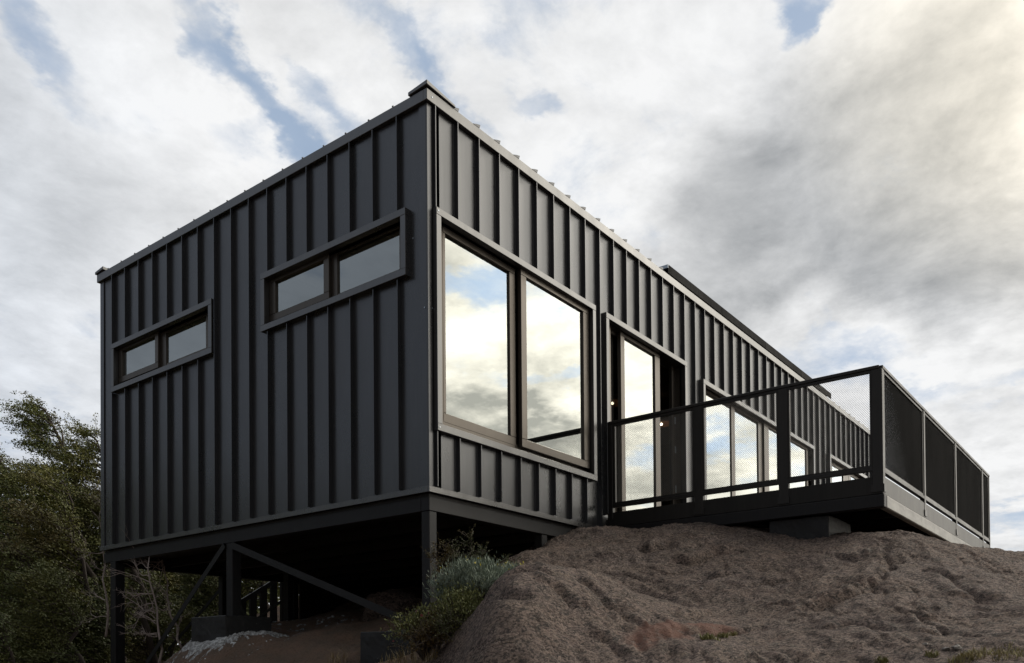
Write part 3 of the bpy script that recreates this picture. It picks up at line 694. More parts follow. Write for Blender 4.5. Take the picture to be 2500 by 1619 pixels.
ADJ[0] = True
for i, (w, gs, ss, gf) in enumerate((
        (LWIN[0], (3.875, 4.538, 1.862, 2.141), (3.815, 4.70, 1.80, 2.205), (2.955, 3.663, 1.80, 2.122)),
        (LWIN[1], (1.214, 1.873, 1.862, 2.150), (1.145, 2.02, 1.80, 2.215), (.304, 1.038, 1.812, 2.141)))):
    o = win_base('window', 'L', w, label=None)
    mb = MB(); a0, a1, z0, z1 = w[0] + TR, w[1] - TR, w[2] + TR, w[3] - TR; ADJ[0] = False
    outer_ring(mb, 'L', (a0 + .001, a1 - .001, z0 + .001, z1 - .001), (gf[0], ss[1] - .004, ss[2] + .004, gf[3]), -.09, -.040)
    ADJ[0] = True; wb(mb, 'L', gf[1], ss[0] + .03, ss[2] - .02, gf[3] + .06, -.09, -.036)
    mb.build('frame', M['pvc'], o)
    sash(o, 'L', *ss, gs, -.05, -.002); pane(o, 'L', *gs, -.022); pane(o, 'L', gf[0], gf[1], 1.80, gf[3], -.052)
# big front window
o = win_base('window', 'R', RWIN[0], label='large two pane front window beside the house corner')
mb = MB(); ADJ[0] = False; outer_ring(mb, 'R', holes(RWIN)[0], (.176, 2.34, .590, 2.150), -.11, -.032); ADJ[0] = True
mb.build('frame', M['pvc'], o)
sash(o, 'R', .172, 1.115, .575, 2.163, (.205, 1.033, .648, 2.075), -.075, -.030, name='fixed_frame')
wb(MB(), 'R', 1.115, 1.19, .58, 2.16, -.10, -.07).build('mullion', M['pvc'], o)
pane(o, 'R', .205, 1.033, .648, 2.075, -.048)
sash(o, 'R', 1.200, 2.312, .590, 2.167, (1.282, 2.210, .662, 2.113), -.028, .014, name='sash')
pane(o, 'R', 1.282, 2.210, .662, 2.113, -.008)
# sliding door by the deck end
o = win_base('sliding_door', 'R', RWIN[1], bottom=False, label='sliding glass door standing open onto the deck')
mb = MB(); ADJ[0] = False; outer_ring(mb, 'R', holes(RWIN)[1], (2.722, 4.36, .235, 2.155), -.12, -.012); ADJ[0] = True
mb.build('frame', M['pvc'], o)
sash(o, 'R', 2.70, 3.10, .216, 2.150, (2.725, 3.02, .30, 2.06), -.10, -.065, name='fixed_frame'); pane(o, 'R', 2.725, 3.02, .30, 2.06, -.08)
sash(o, 'R', 2.925, 3.785, .216, 2.150, (3.005, 3.670, .285, 2.103), -.055, -.012, name='sash'); pane(o, 'R', 3.005, 3.670, .285, 2.103, -.03)
sash(o, 'R', 4.08, 4.40, .216, 2.150, (4.17, 4.33, .30, 2.06), -.11, -.070, name='screen_frame')
for z in (1.52, 1.18, .72): MB().box(4.25, 4.265, .052, .060, z - .04, z + .04).build('handle', M['alu'], o)
# wide glazed door group
o = win_base('glazed_doors', 'R', RWIN[2], bottom=False, label='wide four pane glazed doors opening on the deck')
mb = MB(); ADJ[0] = False; outer_ring(mb, 'R', holes(RWIN)[2], (4.98, 8.66, .235, 2.085), -.12, -.022); ADJ[0] = True; wb(mb, 'R', 6.70, 6.90, .215, 2.10, -.12, -.024)
mb.build('frame', M['pvc'], o)
for k, (a, b_, g0, g1, dd) in enumerate(((4.977, 5.80, 4.985, 5.740, 0), (5.801, 6.715, 5.858, 6.652, 0), (6.87, 7.83, 7.045, 7.780, .02), (7.831, 8.69, 7.87, 8.617, .02))):
    sash(o, 'R', a, b_, .216, 2.078, (g0, g1, .28, 2.04), -.06 + dd, -.02 + dd, name='sash'); pane(o, 'R', g0, g1, .28, 2.04, -.035 + dd)
o = win_base('window', 'R', RWIN[3], bottom=False, label='farthest glazed opening behind the deck corner')
mb = MB(); ADJ[0] = False; outer_ring(mb, 'R', holes(RWIN)[3], (9.87, 11.90, .235, 2.12), -.12, -.022); ADJ[0] = True; wb(mb, 'R', 10.57, 10.83, .215, 2.13, -.12, -.024)
mb.build('frame', M['pvc'], o)
for k, (a, b_, g0, g1) in enumerate(((9.857, 10.59, 9.89, 10.50), (10.81, 11.94, 10.95, 11.88))):
    sash(o, 'R', a, b_, .216, 2.118, (g0, g1, .28, 2.04), -.06, -.02, name='sash'); pane(o, 'R', g0, g1, .28, 2.04, -.035)

ADJ[0] = False
# ---- inside
MB().box(TH + .005, HL - TH - .005, TH + .005, HW - TH - .005, .05, .18).build('interior_floor', M['floor'], house)
mb = MB(); mb.box(TH + .005, HL - TH - .005, TH + .005, HW - TH - .005, 2.72, 2.80).build('ceiling', M['wood'], house)
MB().box(TH + .005, HL - TH - .005, HW - TH - .05, HW - TH - .006, .18, 2.72).build('interior_lining', M['plaster'], house)
MB().box(HL - TH - .06, HL - TH - .006, TH + .01, HW - TH - .06, .18, 2.72).build('interior_lining', M['wood'], house)
mb = MB()
for a, b_, z0, z1 in wall_rects(HL, 2.72, holes(RWIN)):
    if z1 > .2: mb.box(max(a, TH + .01), min(b_, HL - TH - .07), TH + .004, TH + .02, max(z0, .18), min(z1, 2.72))
mb.build('interior_lining', M['plaster'], house)
MB().box(4.95, 5.05, 2.6, HW - TH - .06, .18, 2.72).build('partition', M['plaster'], house)
MB().box(9.3, 9.4, TH + .03, HW - TH - .06, .18, 2.72).build('partition', M['wood'], house)
for (x, y, z, nm, lb) in ((6.68, 1.5, 2.28, 'a', 'lit pendant lamp with copper shade seen through the open door gap'), (5.27, 1.5, 2.25, 'b', 'lit pendant lamp seen through the narrow glass at the left of the sliding door')):
    L = empty('pendant_lamp', lb, 'lamp', None, (x, y, 2.72))
    mbs = MB(); bm = bmesh.new(); bmesh.ops.create_uvsphere(bm, u_segments=12, v_segments=8, radius=.020)
    me = bpy.data.meshes.new('bulb'); bm.to_mesh(me); bm.free(); me.materials.append(M['bulb'])
    bo = bpy.data.objects.new('bulb', me); scene.collection.objects.link(bo); bo.parent = L; bo.location = (0, 0, z - 2.72)
    MB().tube([(0, 0, 0), (0, 0, z - 2.72 + .10)], .006, 6).build('cord', M['rail'], L)
    mb = MB(); k = 20
    for j in range(k):
        a0 = 2 * math.pi * j / k; a1 = 2 * math.pi * (j + 1) / k
        for (r0, z0, r1, z1) in ((.03, .12, .11, .09), (.11, .09, .17, .0)):
            mb.quad((r0 * math.cos(a0), r0 * math.sin(a0), z - 2.72 + z0), (r0 * math.cos(a1), r0 * math.sin(a1), z - 2.72 + z0), (r1 * math.cos(a1), r1 * math.sin(a1), z - 2.72 + z1), (r1 * math.cos(a0), r1 * math.sin(a0), z - 2.72 + z1))
    sh = mb.build('lamp_shade', M['shade'], L); md = sh.modifiers.new('s', 'SOLIDIFY'); md.thickness = .004

# ---- substructure
def ibeam(mb, ax, c, lo, hi, z0, z1, w=.10):
    if ax == 'x':
        mb.box(lo, hi, c - w / 2, c + w / 2, z1 - .012, z1); mb.box(lo, hi, c - w / 2, c + w / 2, z0, z0 + .012); mb.box(lo, hi, c - .004, c + .004, z0 + .012, z1 - .012)
    else:
        mb.box(c - w / 2, c + w / 2, lo, hi, z1 - .012, z1); mb.box(c - w / 2, c + w / 2, lo, hi, z0, z0 + .012); mb.box(c - .004, c + .004, lo, hi, z0 + .012, z1 - .012)
mb = MB(); mb.box(.012, HL, .012, .10, -.142, -.032); mb.build('floor_beam', M['frame_steel'], house, .004)
mb = MB(); mb.box(.010, .10, .101, HW - .02, -.144, -.032); mb.build('floor_beam', M['frame_steel'], house, .004)
mb = MB(); mb.box(.10, HL, HW - .10, HW - .01, -.170, -.032); mb.build('floor_beam', M['frame_steel'], house, .004)
for x in np.arange(.75, HL, .6): MB().box(x - .025, x + .025, .101, HW - .101, -.13, -.032).build('floor_joist', M['frame_steel'], house)
MB().box(.02, HL - .02, .02, HW - .02, -.0315, -.005).build('floor_underside', M['board'], house)
MB().box(2.65, HL - .02, HW - .14, HW - .105, -1.2, -.034).build('underfloor_shade_board', M['board'], house)  # added dark board standing in for underfloor shade, hides lit ground behind
def post(x, y, z1, zb=None, w=.085, parent=house, name='post'):
    zb = hz_(x, y) - .25 if zb is None else zb
    return MB().box(x - w / 2, x + w / 2, y - w / 2, y + w / 2, zb, z1).build(name, M['frame_steel'], parent, .004)
post(.055, .055, -.145); post(.06, 2.60, -.146, w=.10); post(.06, 4.75, -.146, -2.6, w=.11)
for x, y in ((1.55, .058), (1.5, 3.62), (1.5, 4.90), (2.6, 4.9), (3.2, .06), (5.2, 4.9), (3.0, 2.6), (5.0, 2.6), (8, 4.9)): post(x, y, -.172 if y > 4.8 else -.145 if y < 1 else -.132)
# steel angle braces
def brace(a, b_, w=.055, nm='brace'):
    mb = MB(); mb.bar(a, b_, .006, w, side=(1, 0, 0))
    a2, b2 = Vector(a), Vector(b_); d = (b2 - a2).normalized(); n = Vector((1, 0, 0)).cross(d)
    mb.bar(a2 + n * (w / 2) + Vector((.025, 0, 0)), b2 + n * (w / 2) + Vector((.025, 0, 0)), .05, .006, side=(1, 0, 0))
    return mb.build(nm, M['frame_steel'], house)
brace((-.002, 2.66, -.16), (-.002, 4.05, -1.27)); brace((-.004, 2.54, -.17), (-.004, .12, -1.03), .06)
brace((1.5, 4.86, -.26), (1.5, 6.15, -1.06), .045); brace((1.5, 4.84, -.18), (1.5, 4.2, -.98), .05)
brace((1.5, 3.60, -.48), (1.5, 4.25, -.74), .03)

# ---- concrete footings
def block(name, x0, x1, y0, y1, z0, z1, label, seed, cat='footing'):
    bm = bmesh.new(); bmesh.ops.create_cube(bm, size=1)
    for v in bm.verts: v.co = Vector(((x0 + x1) / 2 + v.co.x * (x1 - x0), (y0 + y1) / 2 + v.co.y * (y1 - y0), (z0 + z1) / 2 + v.co.z * (z1 - z0)))
    bmesh.ops.bevel(bm, geom=bm.edges[:], offset=.006, segments=1, affect='EDGES')
    bmesh.ops.subdivide_edges(bm, edges=[e for e in bm.edges if e.calc_length() > .05], cuts=14, use_grid_fill=True)
    r_ = random.Random(seed)
    from mathutils import noise as mn
    for v in bm.verts:
        n = mn.noise_vector(v.co * 7 + Vector((seed, 0, 0))); v.co += n * .006
        n = mn.noise_vector(v.co * 31 + Vector((seed, 3, 0))); v.co += n * .003
    me = bpy.data.meshes.new(name); bm.to_mesh(me); bm.free(); me.materials.append(M['block'])
    o = bpy.data.objects.new(name, me); scene.collection.objects.link(o); return tag(o, label, cat, 'concrete footings')
block('concrete_footing', -.25, .25, 2.28, 2.83, -1.35, -.857, 'square black concrete footing ringed by pale mortar under the middle post', 1)
block('concrete_footing', -.16, .35, .035, .61, -1.60, -1.065, 'black concrete footing half hidden by shrub and grass at the corner post', 2)
block('concrete_footing', 2.60, 3.22, -2.205, -1.685, -.75, -.075, 'dark concrete footing block wedged between rock and deck beam', 3)
MB().box(2.63, 2.71, -2.09, -2.01, -.08, .0).build('post', M['frame_steel'], house)
# mortar spill draped over the ground round the middle footing
sx = np.arange(-.75, 1.3, .012); sy = np.arange(1.8, 3.8, .012); SX, SY = np.meshgrid(sx, sy)
base = height(SX, SY)
q = np.hypot(np.maximum(np.maximum(-.22 - SX, SX - .22), 0) / .17, np.maximum(np.maximum(2.31 - SY, SY - 2.80), 0) / .19) + fbm(SX, SY, 4, 4, 91, .6) * .6 + fbm(SX, SY, 20, 3, 93, .7) * .30
hsp = (1 - sstep(q, .45, 1.0)) * .035 * (1 + fbm(SX, SY, 26, 3, 95, .6) * .30) + fbm(SX, SY, 40, 2, 96) * .004 - .006
nx2 = len(sx); ny2 = len(sy); id2 = np.arange(nx2 * ny2).reshape(ny2, nx2)
f2 = np.stack([id2[:-1, :-1], id2[:-1, 1:], id2[1:, 1:], id2[1:, :-1]], -1).reshape(-1, 4)
keep = (hsp > -.0055).ravel()[f2].any(1)
sp = np_mesh('mortar_spill', np.stack([SX, SY, base + hsp], -1).reshape(-1, 3), f2[keep], M['mortar'], smooth=True)
tag(sp, 'crumbly pale grey mortar spilled around the foot of the middle footing', 'mortar')

# ---- roof panels (thin row raised above the eave)
for k in range(4):
    x0 = 4.0 + k * 1.47; x1 = x0 + 1.462
    pn = empty('solar_panel', ['thin roof panel nearest the house corner with pale end edge', 'second thin roof panel from the house corner', 'third thin roof panel from the house corner', 'farthest thin roof panel, its end above the deck rail'][k], 'roof panel', 'thin panels raised above the roof edge', (x0, .0, 3.17))
    MB().box(0, x1 - x0, 0, 1.0, .032, .062).build('panel_body', M['panel'], pn)
    MB().box(.0, x1 - x0, -.006, -.0005, -.03, .066).build('frame_edge', M['panel'], pn)
    if k == 0: MB().box(-.006, -.0005, -.006, 1.0, .028, .066).build('frame_edge', M['alu'], pn)
    for xx in (.25, 1.2): MB().box(xx, xx + .04, .02, .95, -.075, .032).build('bracket', M['panel'], pn)

# ------------------------------------------------------------------ deck
DX0, DX1, DY0 = 2.56, 7.70, -2.654
deck = empty('wooden_deck', 'black timber deck on steel beams projecting over the rock', 'deck', None, (DX0, DY0, 0))
def dp(mb): 
    mb.v = [(x - DX0, y - DY0, z) for x, y, z in mb.v]; return mb
mb = MB()
yy = -.07
while yy > DY0 + .1: mb.box(DX0 + .03, DX1 - .03, yy - .135, yy, .165, .190); yy -= .141
dp(mb).build('deck_boards', M['board'], deck, .003)
dp(MB().box(DX0, DX0 + .028, DY0, -.06, .042, .188)).build('fascia_board', M['board'], deck, .003)
dp(MB().box(DX0 + .029, DX1, DY0, DY0 + .028, .042, .188)).build('fascia_board', M['sideboard'], deck, .003)
dp(MB().box(DX0 - .01, DX0 + .07, DY0 - .01, -.02, -.068, .038)).build('deck_beam', M['frame_steel'], deck, .006)
dp(MB().box(DX0 + .071, DX1, DY0 - .012, DY0 + .05, -.068, .038)).build('deck_beam', M['beam'], deck, .008)
for x in np.arange(DX0 + .5, DX1, .6): dp(MB().box(x - .025, x + .025, DY0 + .06, -.07, .02, .16)).build('deck_joist', M['board'], deck)
for y in (-1.35, -.75): dp(MB().box(DX0 + .1, DX1, y - .04, y + .04, -.068, .018)).build('deck_beam', M['frame_steel'], deck)
dp(MB().box(DX0 + .03, DX1 - .03, DY0 + .03, -.065, .1605, .1645)).build('deck_underlay', M['board'], deck)

# ---- expanded metal
CW, CH = .016, .020
def expanded(width, height_):
    """expanded metal sheet in the x (0..width), z (0..height) plane; strands 3 mm, twisted out of plane"""
    nxc = int(width / (CW / 2)); nzc = int(height_ / (CH / 2))
    hw, hh_ = width / nxc, height_ / nzc
    I, J = np.meshgrid(np.arange(nxc), np.arange(nzc)); I = I.ravel(); J = J.ravel()
    up = (I + J) % 2 == 0
    x0 = I * hw; x1 = (I + 1) * hw; za = np.where(up, J, J + 1) * hh_; zb = np.where(up, J + 1, J) * hh_
    A = np.stack([x0, 0 * x0, za], -1); B = np.stack([x1, 0 * x0, zb], -1)
    d = B - A; d /= np.linalg.norm(d, axis=1)[:, None]
    nrm = np.stack([-d[:, 2], 0 * x0, d[:, 0]], -1)          # in plane, pointing up
    y = np.array([0, 1., 0])
    w1 = nrm * .0005 + y * .0014; w2 = nrm * .0003 - y * .0002   # strand leans out of plane
    V = []
    for P_ in (A, B):
        for q_ in (w1 + w2, w1 - w2, -w1 - w2, -w1 + w2): V.append(P_ + q_)
    V = np.stack(V, 1).reshape(-1, 3); n = np.arange(len(A))[:, None] * 8
    F = np.concatenate([n + np.array([[0, 1, 5, 4]]), n + np.array([[1, 2, 6, 5]]), n + np.array([[2, 3, 7, 6]]), n + np.array([[3, 0, 4, 7]])])
    return V, F
def railing(name, ax, posts, zb, zt, label, widths):
    """posts: list of positions along the axis; ax 'y' runs on x = DX0, ax 'x' runs on y = DY0"""
    r = empty(name, label, 'railing', None, (DX0, DY0, .19))
    def P_(a, off, z):  # a along, off outward
        return (DX0 - off, a, z) if ax == 'y' else (a, DY0 - off, z)
    def bx(a0, a1, o0, o1, z0, z1):
        p, q_ = P_(a0, o0, z0), P_(a1, o1, z1); mb = MB(); mb.box(p[0], q_[0], p[1], q_[1], z0, z1)
        mb.v = [(x - DX0, y - DY0, z - .19) for x, y, z in mb.v]; return mb
    lo, hi = min(posts), max(posts)
    bx(lo - .02, hi + .02, -.045, .006, zt - .028, zt).build('top_rail', M['rail'], r, .003)
    bx(lo + .02, hi - .02, -.035, .002, zb - .034, zb - .002).build('bottom_rail', M['rail'], r, .003)
    for i, a in enumerate(posts):
        w_ = widths[i]
        bx(a - w_ / 2, a + w_ / 2, -.040, .003, .10, zt - .029).build('post', M['rail'], r, .003)
        bx(a - w_ / 2 - .01, a + w_ / 2 + .01, -.0005 + .003, .008, .06, .12).build('bracket', M['rail'], r)
    for i in range(len(posts) - 1):
        s0, s1 = sorted((posts[i], posts[i + 1])); s0 += .03; s1 -= .03
        fr = MB()
        for (a0, a1, z0, z1) in ((s0, s0 + .028, zb, zt - .030), (s1 - .028, s1, zb, zt - .030), (s0 + .028, s1 - .028, zb, zb + .016), (s0 + .028, s1 - .028, zt - .05, zt - .030)):
            m_ = bx(a0, a1, -.030, -.004, z0, z1); n = len(fr.v); fr.v += m_.v; fr.f += [tuple(n + j for j in q_) for q_ in m_.f]
        fo = fr.build('panel_frame', M['rail'], r)
        V, F = expanded(s1 - s0 - .05, zt - .05 - zb - .01)
        V = V + np.array([0, 0, zb + .013 - .19])
        if ax == 'x': V = V + np.array([s0 + .025 - DX0, .014, 0])
        else: V = np.stack([-V[:, 1] * -1 + .014, V[:, 0] + s0 + .025 - DY0, V[:, 2]], -1)
        np_mesh('expanded_metal', V, F, M['mesh'], fo)
    return r
railing('mesh_railing', 'y', [-.075, -1.03, -1.83, -2.615], .27, 1.10, 'black diamond mesh railing along the short deck edge facing the camera', [.06, .085, .085, .085])
railing('mesh_railing', 'x', [2.60, 4.06, 5.55, 7.20, 7.68], .255, 1.10, 'black mesh railing along the long outer deck edge, seen almost edge on', [.05, .06, .06, .06, .05])

# ------------------------------------------------------------------ stair behind the house
st = empty('stair_screen', 'dark vertical slat screen with sloping handrail behind the house', 'slat screen', None, (2.0, 5.6, -1.0))
mb = MB()
for k in range(14):
    x = 2.10 + k * .172; top = -.52 + min((x - 1.95), .78) * .62
    sl_ = MB().box(x - 2.0 - .05, x - 2.0 + .05, -.02, .02, -.35, top + 1.0 - .04); sl_.build('slat', M['board'], st)
MB().bar((-.1, -.03, .40), (.9, -.03, .99), .03, .06).build('handrail', M['deadwood'] if False else M['frame_steel'], st)
MB().bar((.9, -.03, .99), (2.6, -.03, .99), .03, .06).build('handrail', M['frame_steel'], st)

# ------------------------------------------------------------------ vegetation
WIND = Vector((-Rt.x, -Rt.y, 0)).normalized()        # blows toward the left of the picture
def leaves(pts, dirs, L, Wd, rnd):
    """array of leaf quads (rhombs) at pts, long axis near dirs"""
    n = len(pts); d = dirs + rnd.normal(0, .45, (n, 3)); d /= np.linalg.norm(d, axis=1)[:, None]
    u = np.cross(d, rnd.normal(0, 1, (n, 3))); u /= np.linalg.norm(u, axis=1)[:, None] + 1e-9
    l = (L * rnd.uniform(.6, 1.3, n))[:, None]; w_ = (Wd * rnd.uniform(.7, 1.2, n))[:, None]
    V = np.stack([pts - d * l * .5, pts + u * w_ * .5 - d * l * .05, pts + d * l * .5, pts - u * w_ * .5 + d * l * .05], 1).reshape(-1, 3)
    F = np.arange(4 * n).reshape(-1, 4); return V, F
def make_tree(name, base, H, spread, seed, label, leafm, lean=.28, nleaf=15000, bare=.12, lsz=.060):
    rnd = np.random.default_rng(seed); r_ = random.Random(seed)
    t_ = empty(name, label, 'tree', 'wind bent trees left of the house', base)
    tr = MB(); pts = []; N = 12
    for i in range(N + 1):
        f = i / N; p = WIND * (lean * H * f ** 1.7) + Vector((r_.gauss(0, .04), r_.gauss(0, .04), H * f * .97)); pts.append(p)
    tr.tube(pts, [.10 * (1 - i / N) ** .8 * H / 5 + .008 for i in range(N + 1)], 7)
    LP, LD = [], []
    nb = 46
    for k in range(nb):
        f = bare + (1 - bare) * ((k + r_.random()) / nb); j = min(int(f * N), N - 1); p0 = pts[j].lerp(pts[j + 1], f * N - j)
        az = r_.uniform(0, 2 * math.pi)
        out = Vector((math.cos(az), math.sin(az), 0)) * r_.uniform(.4, 1.0) + WIND * r_.uniform(.5, 1.3)
        out.z = r_.uniform(.05, .55) + (.35 if f > .75 else 0); out.normalize()
        ln = spread * (1.05 - .62 * f) * r_.uniform(.55, 1.15); q = p0.copy(); path = [q.copy()]; d = out.copy()
        for s_ in range(6):
            d = (d + WIND * .16 + Vector((r_.gauss(0, .10), r_.gauss(0, .10), r_.gauss(.02, .09)))).normalized(); q = q + d * ln / 6; path.append(q.copy())
        tr.tube(path, [.022 * (1 - i / 6.5) * H / 5 for i in range(7)], 4)
        for s_ in range(1, 7):
            for _ in range(3):
                c = path[s_] + Vector((r_.gauss(0, .07), r_.gauss(0, .07), r_.gauss(0, .05)))
                dd = (d * .6 + WIND * .5 + Vector((r_.gauss(0, .40), r_.gauss(0, .40), r_.gauss(.16, .20)))).normalized()
                tl = r_.uniform(.22, .60) * spread / 1.3; e_ = c + dd * tl
                if r_.random() < .4: tr.tube([c, c.lerp(e_, .5) + Vector((0, 0, .01)), e_], [.005, .004, .002], 3)
                m_ = max(6, int(nleaf / (nb * 18)))
                ff = rnd.random(m_)[:, None]; base_ = np.array(c)[None] * (1 - ff) + np.array(e_)[None] * ff
                LP.append(base_ + rnd.normal(0, 1, (m_, 3)) * np.array([.032, .032, .020])); LD.append(np.tile(np.array(dd), (m_, 1)))
    tr.build('trunk', M['bark'], t_, smooth=True)
    V, F = leaves(np.concatenate(LP), np.concatenate(LD), lsz, lsz * .55, rnd)
    np_mesh('crown', V, F, leafm, t_)
    return t_
def bpx(x, y, depth):
    d = pdir(x, y); fw = Vector((math.sin(YAW), math.cos(YAW), 0)); return CAM + d * (depth / d.dot(fw))
tree_specs = [
    (10, 1060, 12.6, 1.7, 'leaf', 'full green tree at the left edge below the tallest tree', 41),
    (150, 1200, 11.2, 1.5, 'leaf_olive', 'leafy tree in front at left, halfway down the house wall', 42),
    (60, 1270, 10.8, 1.4, 'leaf', 'green tree low at left between two darker bushes', 43),
    # top position in the picture, depth, spread, leaf kind, label
    (95, 925, 14.0, 1.2, 'leaf', 'tallest wind bent tree at far left, feathery top streaming left', 21),
    (205, 1000, 13.2, 1.3, 'leaf_olive', 'olive green tree whose top brushes the left edge of the house', 22),
    (-30, 985, 13.2, 2.0, 'leaf', 'dark green tree cut off by the left edge of the photo', 23),
    (140, 1100, 12.2, 1.7, 'leaf_olive', 'lower olive tree in front of the tallest tree', 24),
    (20, 1160, 11.8, 1.6, 'leaf', 'low dense tree at the bottom left corner', 25),
    (250, 1150, 12.6, 1.7, 'leaf', 'dark tree directly behind the far left post', 26),
    (330, 1120, 15.5, 1.5, 'leaf', 'tree seen below the floor between the two left posts', 27),
    (430, 1180, 14.8, 1.5, 'leaf_olive', 'olive tree seen beneath the house left of the middle post', 28),
    (560, 1180, 15.8, 1.6, 'leaf', 'tree seen beneath the house just right of the middle post', 29),
    (690, 1200, 16.4, 1.6, 'leaf_olive', 'tree showing through the slat screen under the house', 30),
    (130, 1330, 10.4, 1.0, 'leaf_dark', 'dark bushy young tree low at the left edge of the frame', 31),
    (-20, 1420, 9.6, .9, 'leaf_dark', 'darkest low bush in the bottom left corner', 32),
    (240, 1400, 11.2, 1.0, 'leaf_dark', 'shadowed bush at the foot of the far left post', 33),
    (480, 1330, 12.8, 1.1, 'leaf_dark', 'dark bush beneath the house behind the left brace', 34),
    (360, 1340, 13.4, 1.1, 'leaf_dark', 'dark bush behind the pale dead tree', 35),
]
for (x, y, dep, sprd, lm, lab, sd_) in tree_specs:
    top = bpx(x, y, dep)
    lean = .22
    g = top - WIND * 0
    gz = hz_(top.x, top.y)
    Ht = top.z - gz; 
    bx_ = top - WIND * (lean * Ht); gz = hz_(bx_.x, bx_.y); Ht = top.z - gz
    make_tree('beech_tree', (bx_.x, bx_.y, gz - .05), Ht, sprd * (.64 + Ht * .05), sd_, lab, M[lm], lean=lean, nleaf=42000 if y < 1250 else 24000, lsz=.034 if y < 1250 else .034)

# the wood goes on to the left, past the edge of the photo; the end wall mirrors it
rw = np.random.default_rng(77); WP = []; WD = []
for k in range(80):
    t0 = rw.uniform(0, 1); bx0 = -1.2 - 9.5 * t0 + rw.normal(0, .5); by0 = 11.5 - 3.2 * t0 + rw.uniform(-1.0, 2.6) ; top_ = rw.uniform(1.6, 3.6)
    if k >= 46: bx0 = rw.uniform(1.5, 10.5); by0 = rw.uniform(10.2, 13.5); top_ = rw.uniform(.2, 1.0)
    for j in range(30):
        zz = rw.uniform(-3.0, top_); rr = 1.0 * (1 - max(0, (zz + 1.2) / (top_ + 1.3)) * .75)
        c_ = np.array([bx0, by0, zz]) + rw.normal(0, 1, 3) * np.array([rr, rr, .15]) * .7
        WP.append(c_ + rw.normal(0, 1, (46, 3)) * np.array([.28, .28, .10])); WD.append(np.tile(np.array(WIND) + [0, 0, .25], (46, 1)))
V, F = leaves(np.concatenate(WP), np.concatenate(WD), .13, .07, rw)
wd = np_mesh('woodland', V, F, M['leaf_dark']); tag(wd, 'dark wood behind the slat screen and on past the left photo edge', 'wood', None, 'stuff')

# bleached dead trees
def dead_tree(foot, top, seed, label, n=26, ln=.55, toward=None):
    r_ = random.Random(seed); t_ = empty('dead_tree', label, 'dead tree', 'bleached leafless trees', tuple(foot))
    mb = MB(); N = 8; v = Vector(top) - Vector(foot); pts = []
    for i in range(N + 1): pts.append(v * (i / N) + Vector((r_.gauss(0, .02), r_.gauss(0, .02), 0)))
    mb.tube(pts, [.015 * (1 - .7 * i / N) for i in range(N + 1)], 6); tk = mb.build('trunk', M['deadwood'], t_, smooth=True)
    mb = MB()
    def grow(p, d, l, r, lev):
        path = [p.copy()]; q = p.copy(); dd = d.copy()
        for s_ in range(6):
            dd = (dd + Vector((r_.gauss(0, .22), r_.gauss(0, .22), r_.gauss(.03, .22)))).normalized(); q = q + dd * l / 6; path.append(q.copy())
        mb.tube(path, [r * (1 - i / 7.5) for i in range(7)], 4)
        if lev < 2:
            for s_ in (2, 3, 4, 5):
                if r_.random() < .85: grow(path[s_], (dd + WIND * .3 + Vector((r_.gauss(0, .6), r_.gauss(0, .6), r_.gauss(.1, .5)))).normalized(), l * r_.uniform(.35, .65), r * .55, lev + 1)
    for k in range(n):
        f = r_.uniform(.15, 1); p = v * f
        d = (WIND * r_.uniform(.3, 1.4) + Vector((r_.gauss(0, .5), r_.gauss(0, .5), r_.gauss(.15, .4)))).normalized()
        grow(p, d, ln * r_.uniform(.5, 1.3), .0068, 0)
    mb.build('branches', M['deadwood'], t_)
a = bpx(372, 1475, 9.0); b_ = bpx(345, 1290, 9.1); dead_tree((a.x, a.y, a.z - .3), b_, 5, 'pale bare dead tree standing between the two left posts under the house', 17, .36)
a = bpx(420, 1450, 9.6); b_ = bpx(378, 1300, 9.7); dead_tree((a.x, a.y, a.z - .3), b_, 6, 'thinner bare dead tree just right of the pale one', 9, .28)
a = bpx(250, 1400, 10.0); b_ = bpx(235, 1215, 10.0); dead_tree((a.x, a.y, a.z - .4), b_, 9, 'bare twiggy dead tree showing left of the house edge', 5, .30)
a = bpx(100, 1230, 11.5); b_ = bpx(98, 1075, 11.6)

# shrubs at the corner post
def shrub(name, c, rx, rz, n, seed, label, m, L, Wd, stems=40, upright=.8, tip=None, tipm=None, ntip=0):
    rnd = np.random.default_rng(seed); r_ = random.Random(seed)
    t_ = empty(name, label, 'shrub', None, c); mb = MB(); LP = []; LD = []; tips = []
    for k in range(stems):
        az = r_.uniform(0, 2 * math.pi); el = r_.uniform(.15, 1.45)
        d = Vector((math.cos(az) * math.cos(el), math.sin(az) * math.cos(el), math.sin(el)))
        e_ = Vector((d.x * rx, d.y * rx, d.z * rz)) * r_.uniform(.75, 1.08); mid = e_ * .5 + Vector((0, 0, .06 * rz))
        mb.tube([(0, 0, -.1), mid, e_], [.006, .004, .002], 4); tips.append(e_)
        m_ = int(n / stems); f = rnd.uniform(.35, 1.02, m_)[:, None]
        p = np.array(mid)[None] * (1 - f) + np.array(e_)[None] * f + rnd.normal(0, 1, (m_, 3)) * np.array([rx * .13, rx * .13, rz * .10])
        LP.append(p); LD.append(np.tile(np.array(d * .5 + Vector((0, 0, upright))), (m_, 1)))
    mb.build('stems', M['bark'], t_)
    V, F = leaves(np.concatenate(LP), np.concatenate(LD), L, Wd, rnd); np_mesh('foliage', V, F, m, t_)
    if ntip:
        P_ = np.array([tips[r_.randrange(len(tips))] for _ in range(ntip)]) + rnd.normal(0, .03, (ntip, 3))
        V, F = leaves(P_, np.tile([0, 0, 1.], (ntip, 1)), .022, .016, rnd); np_mesh('flowers', V, F, tipm, t_)
    return t_
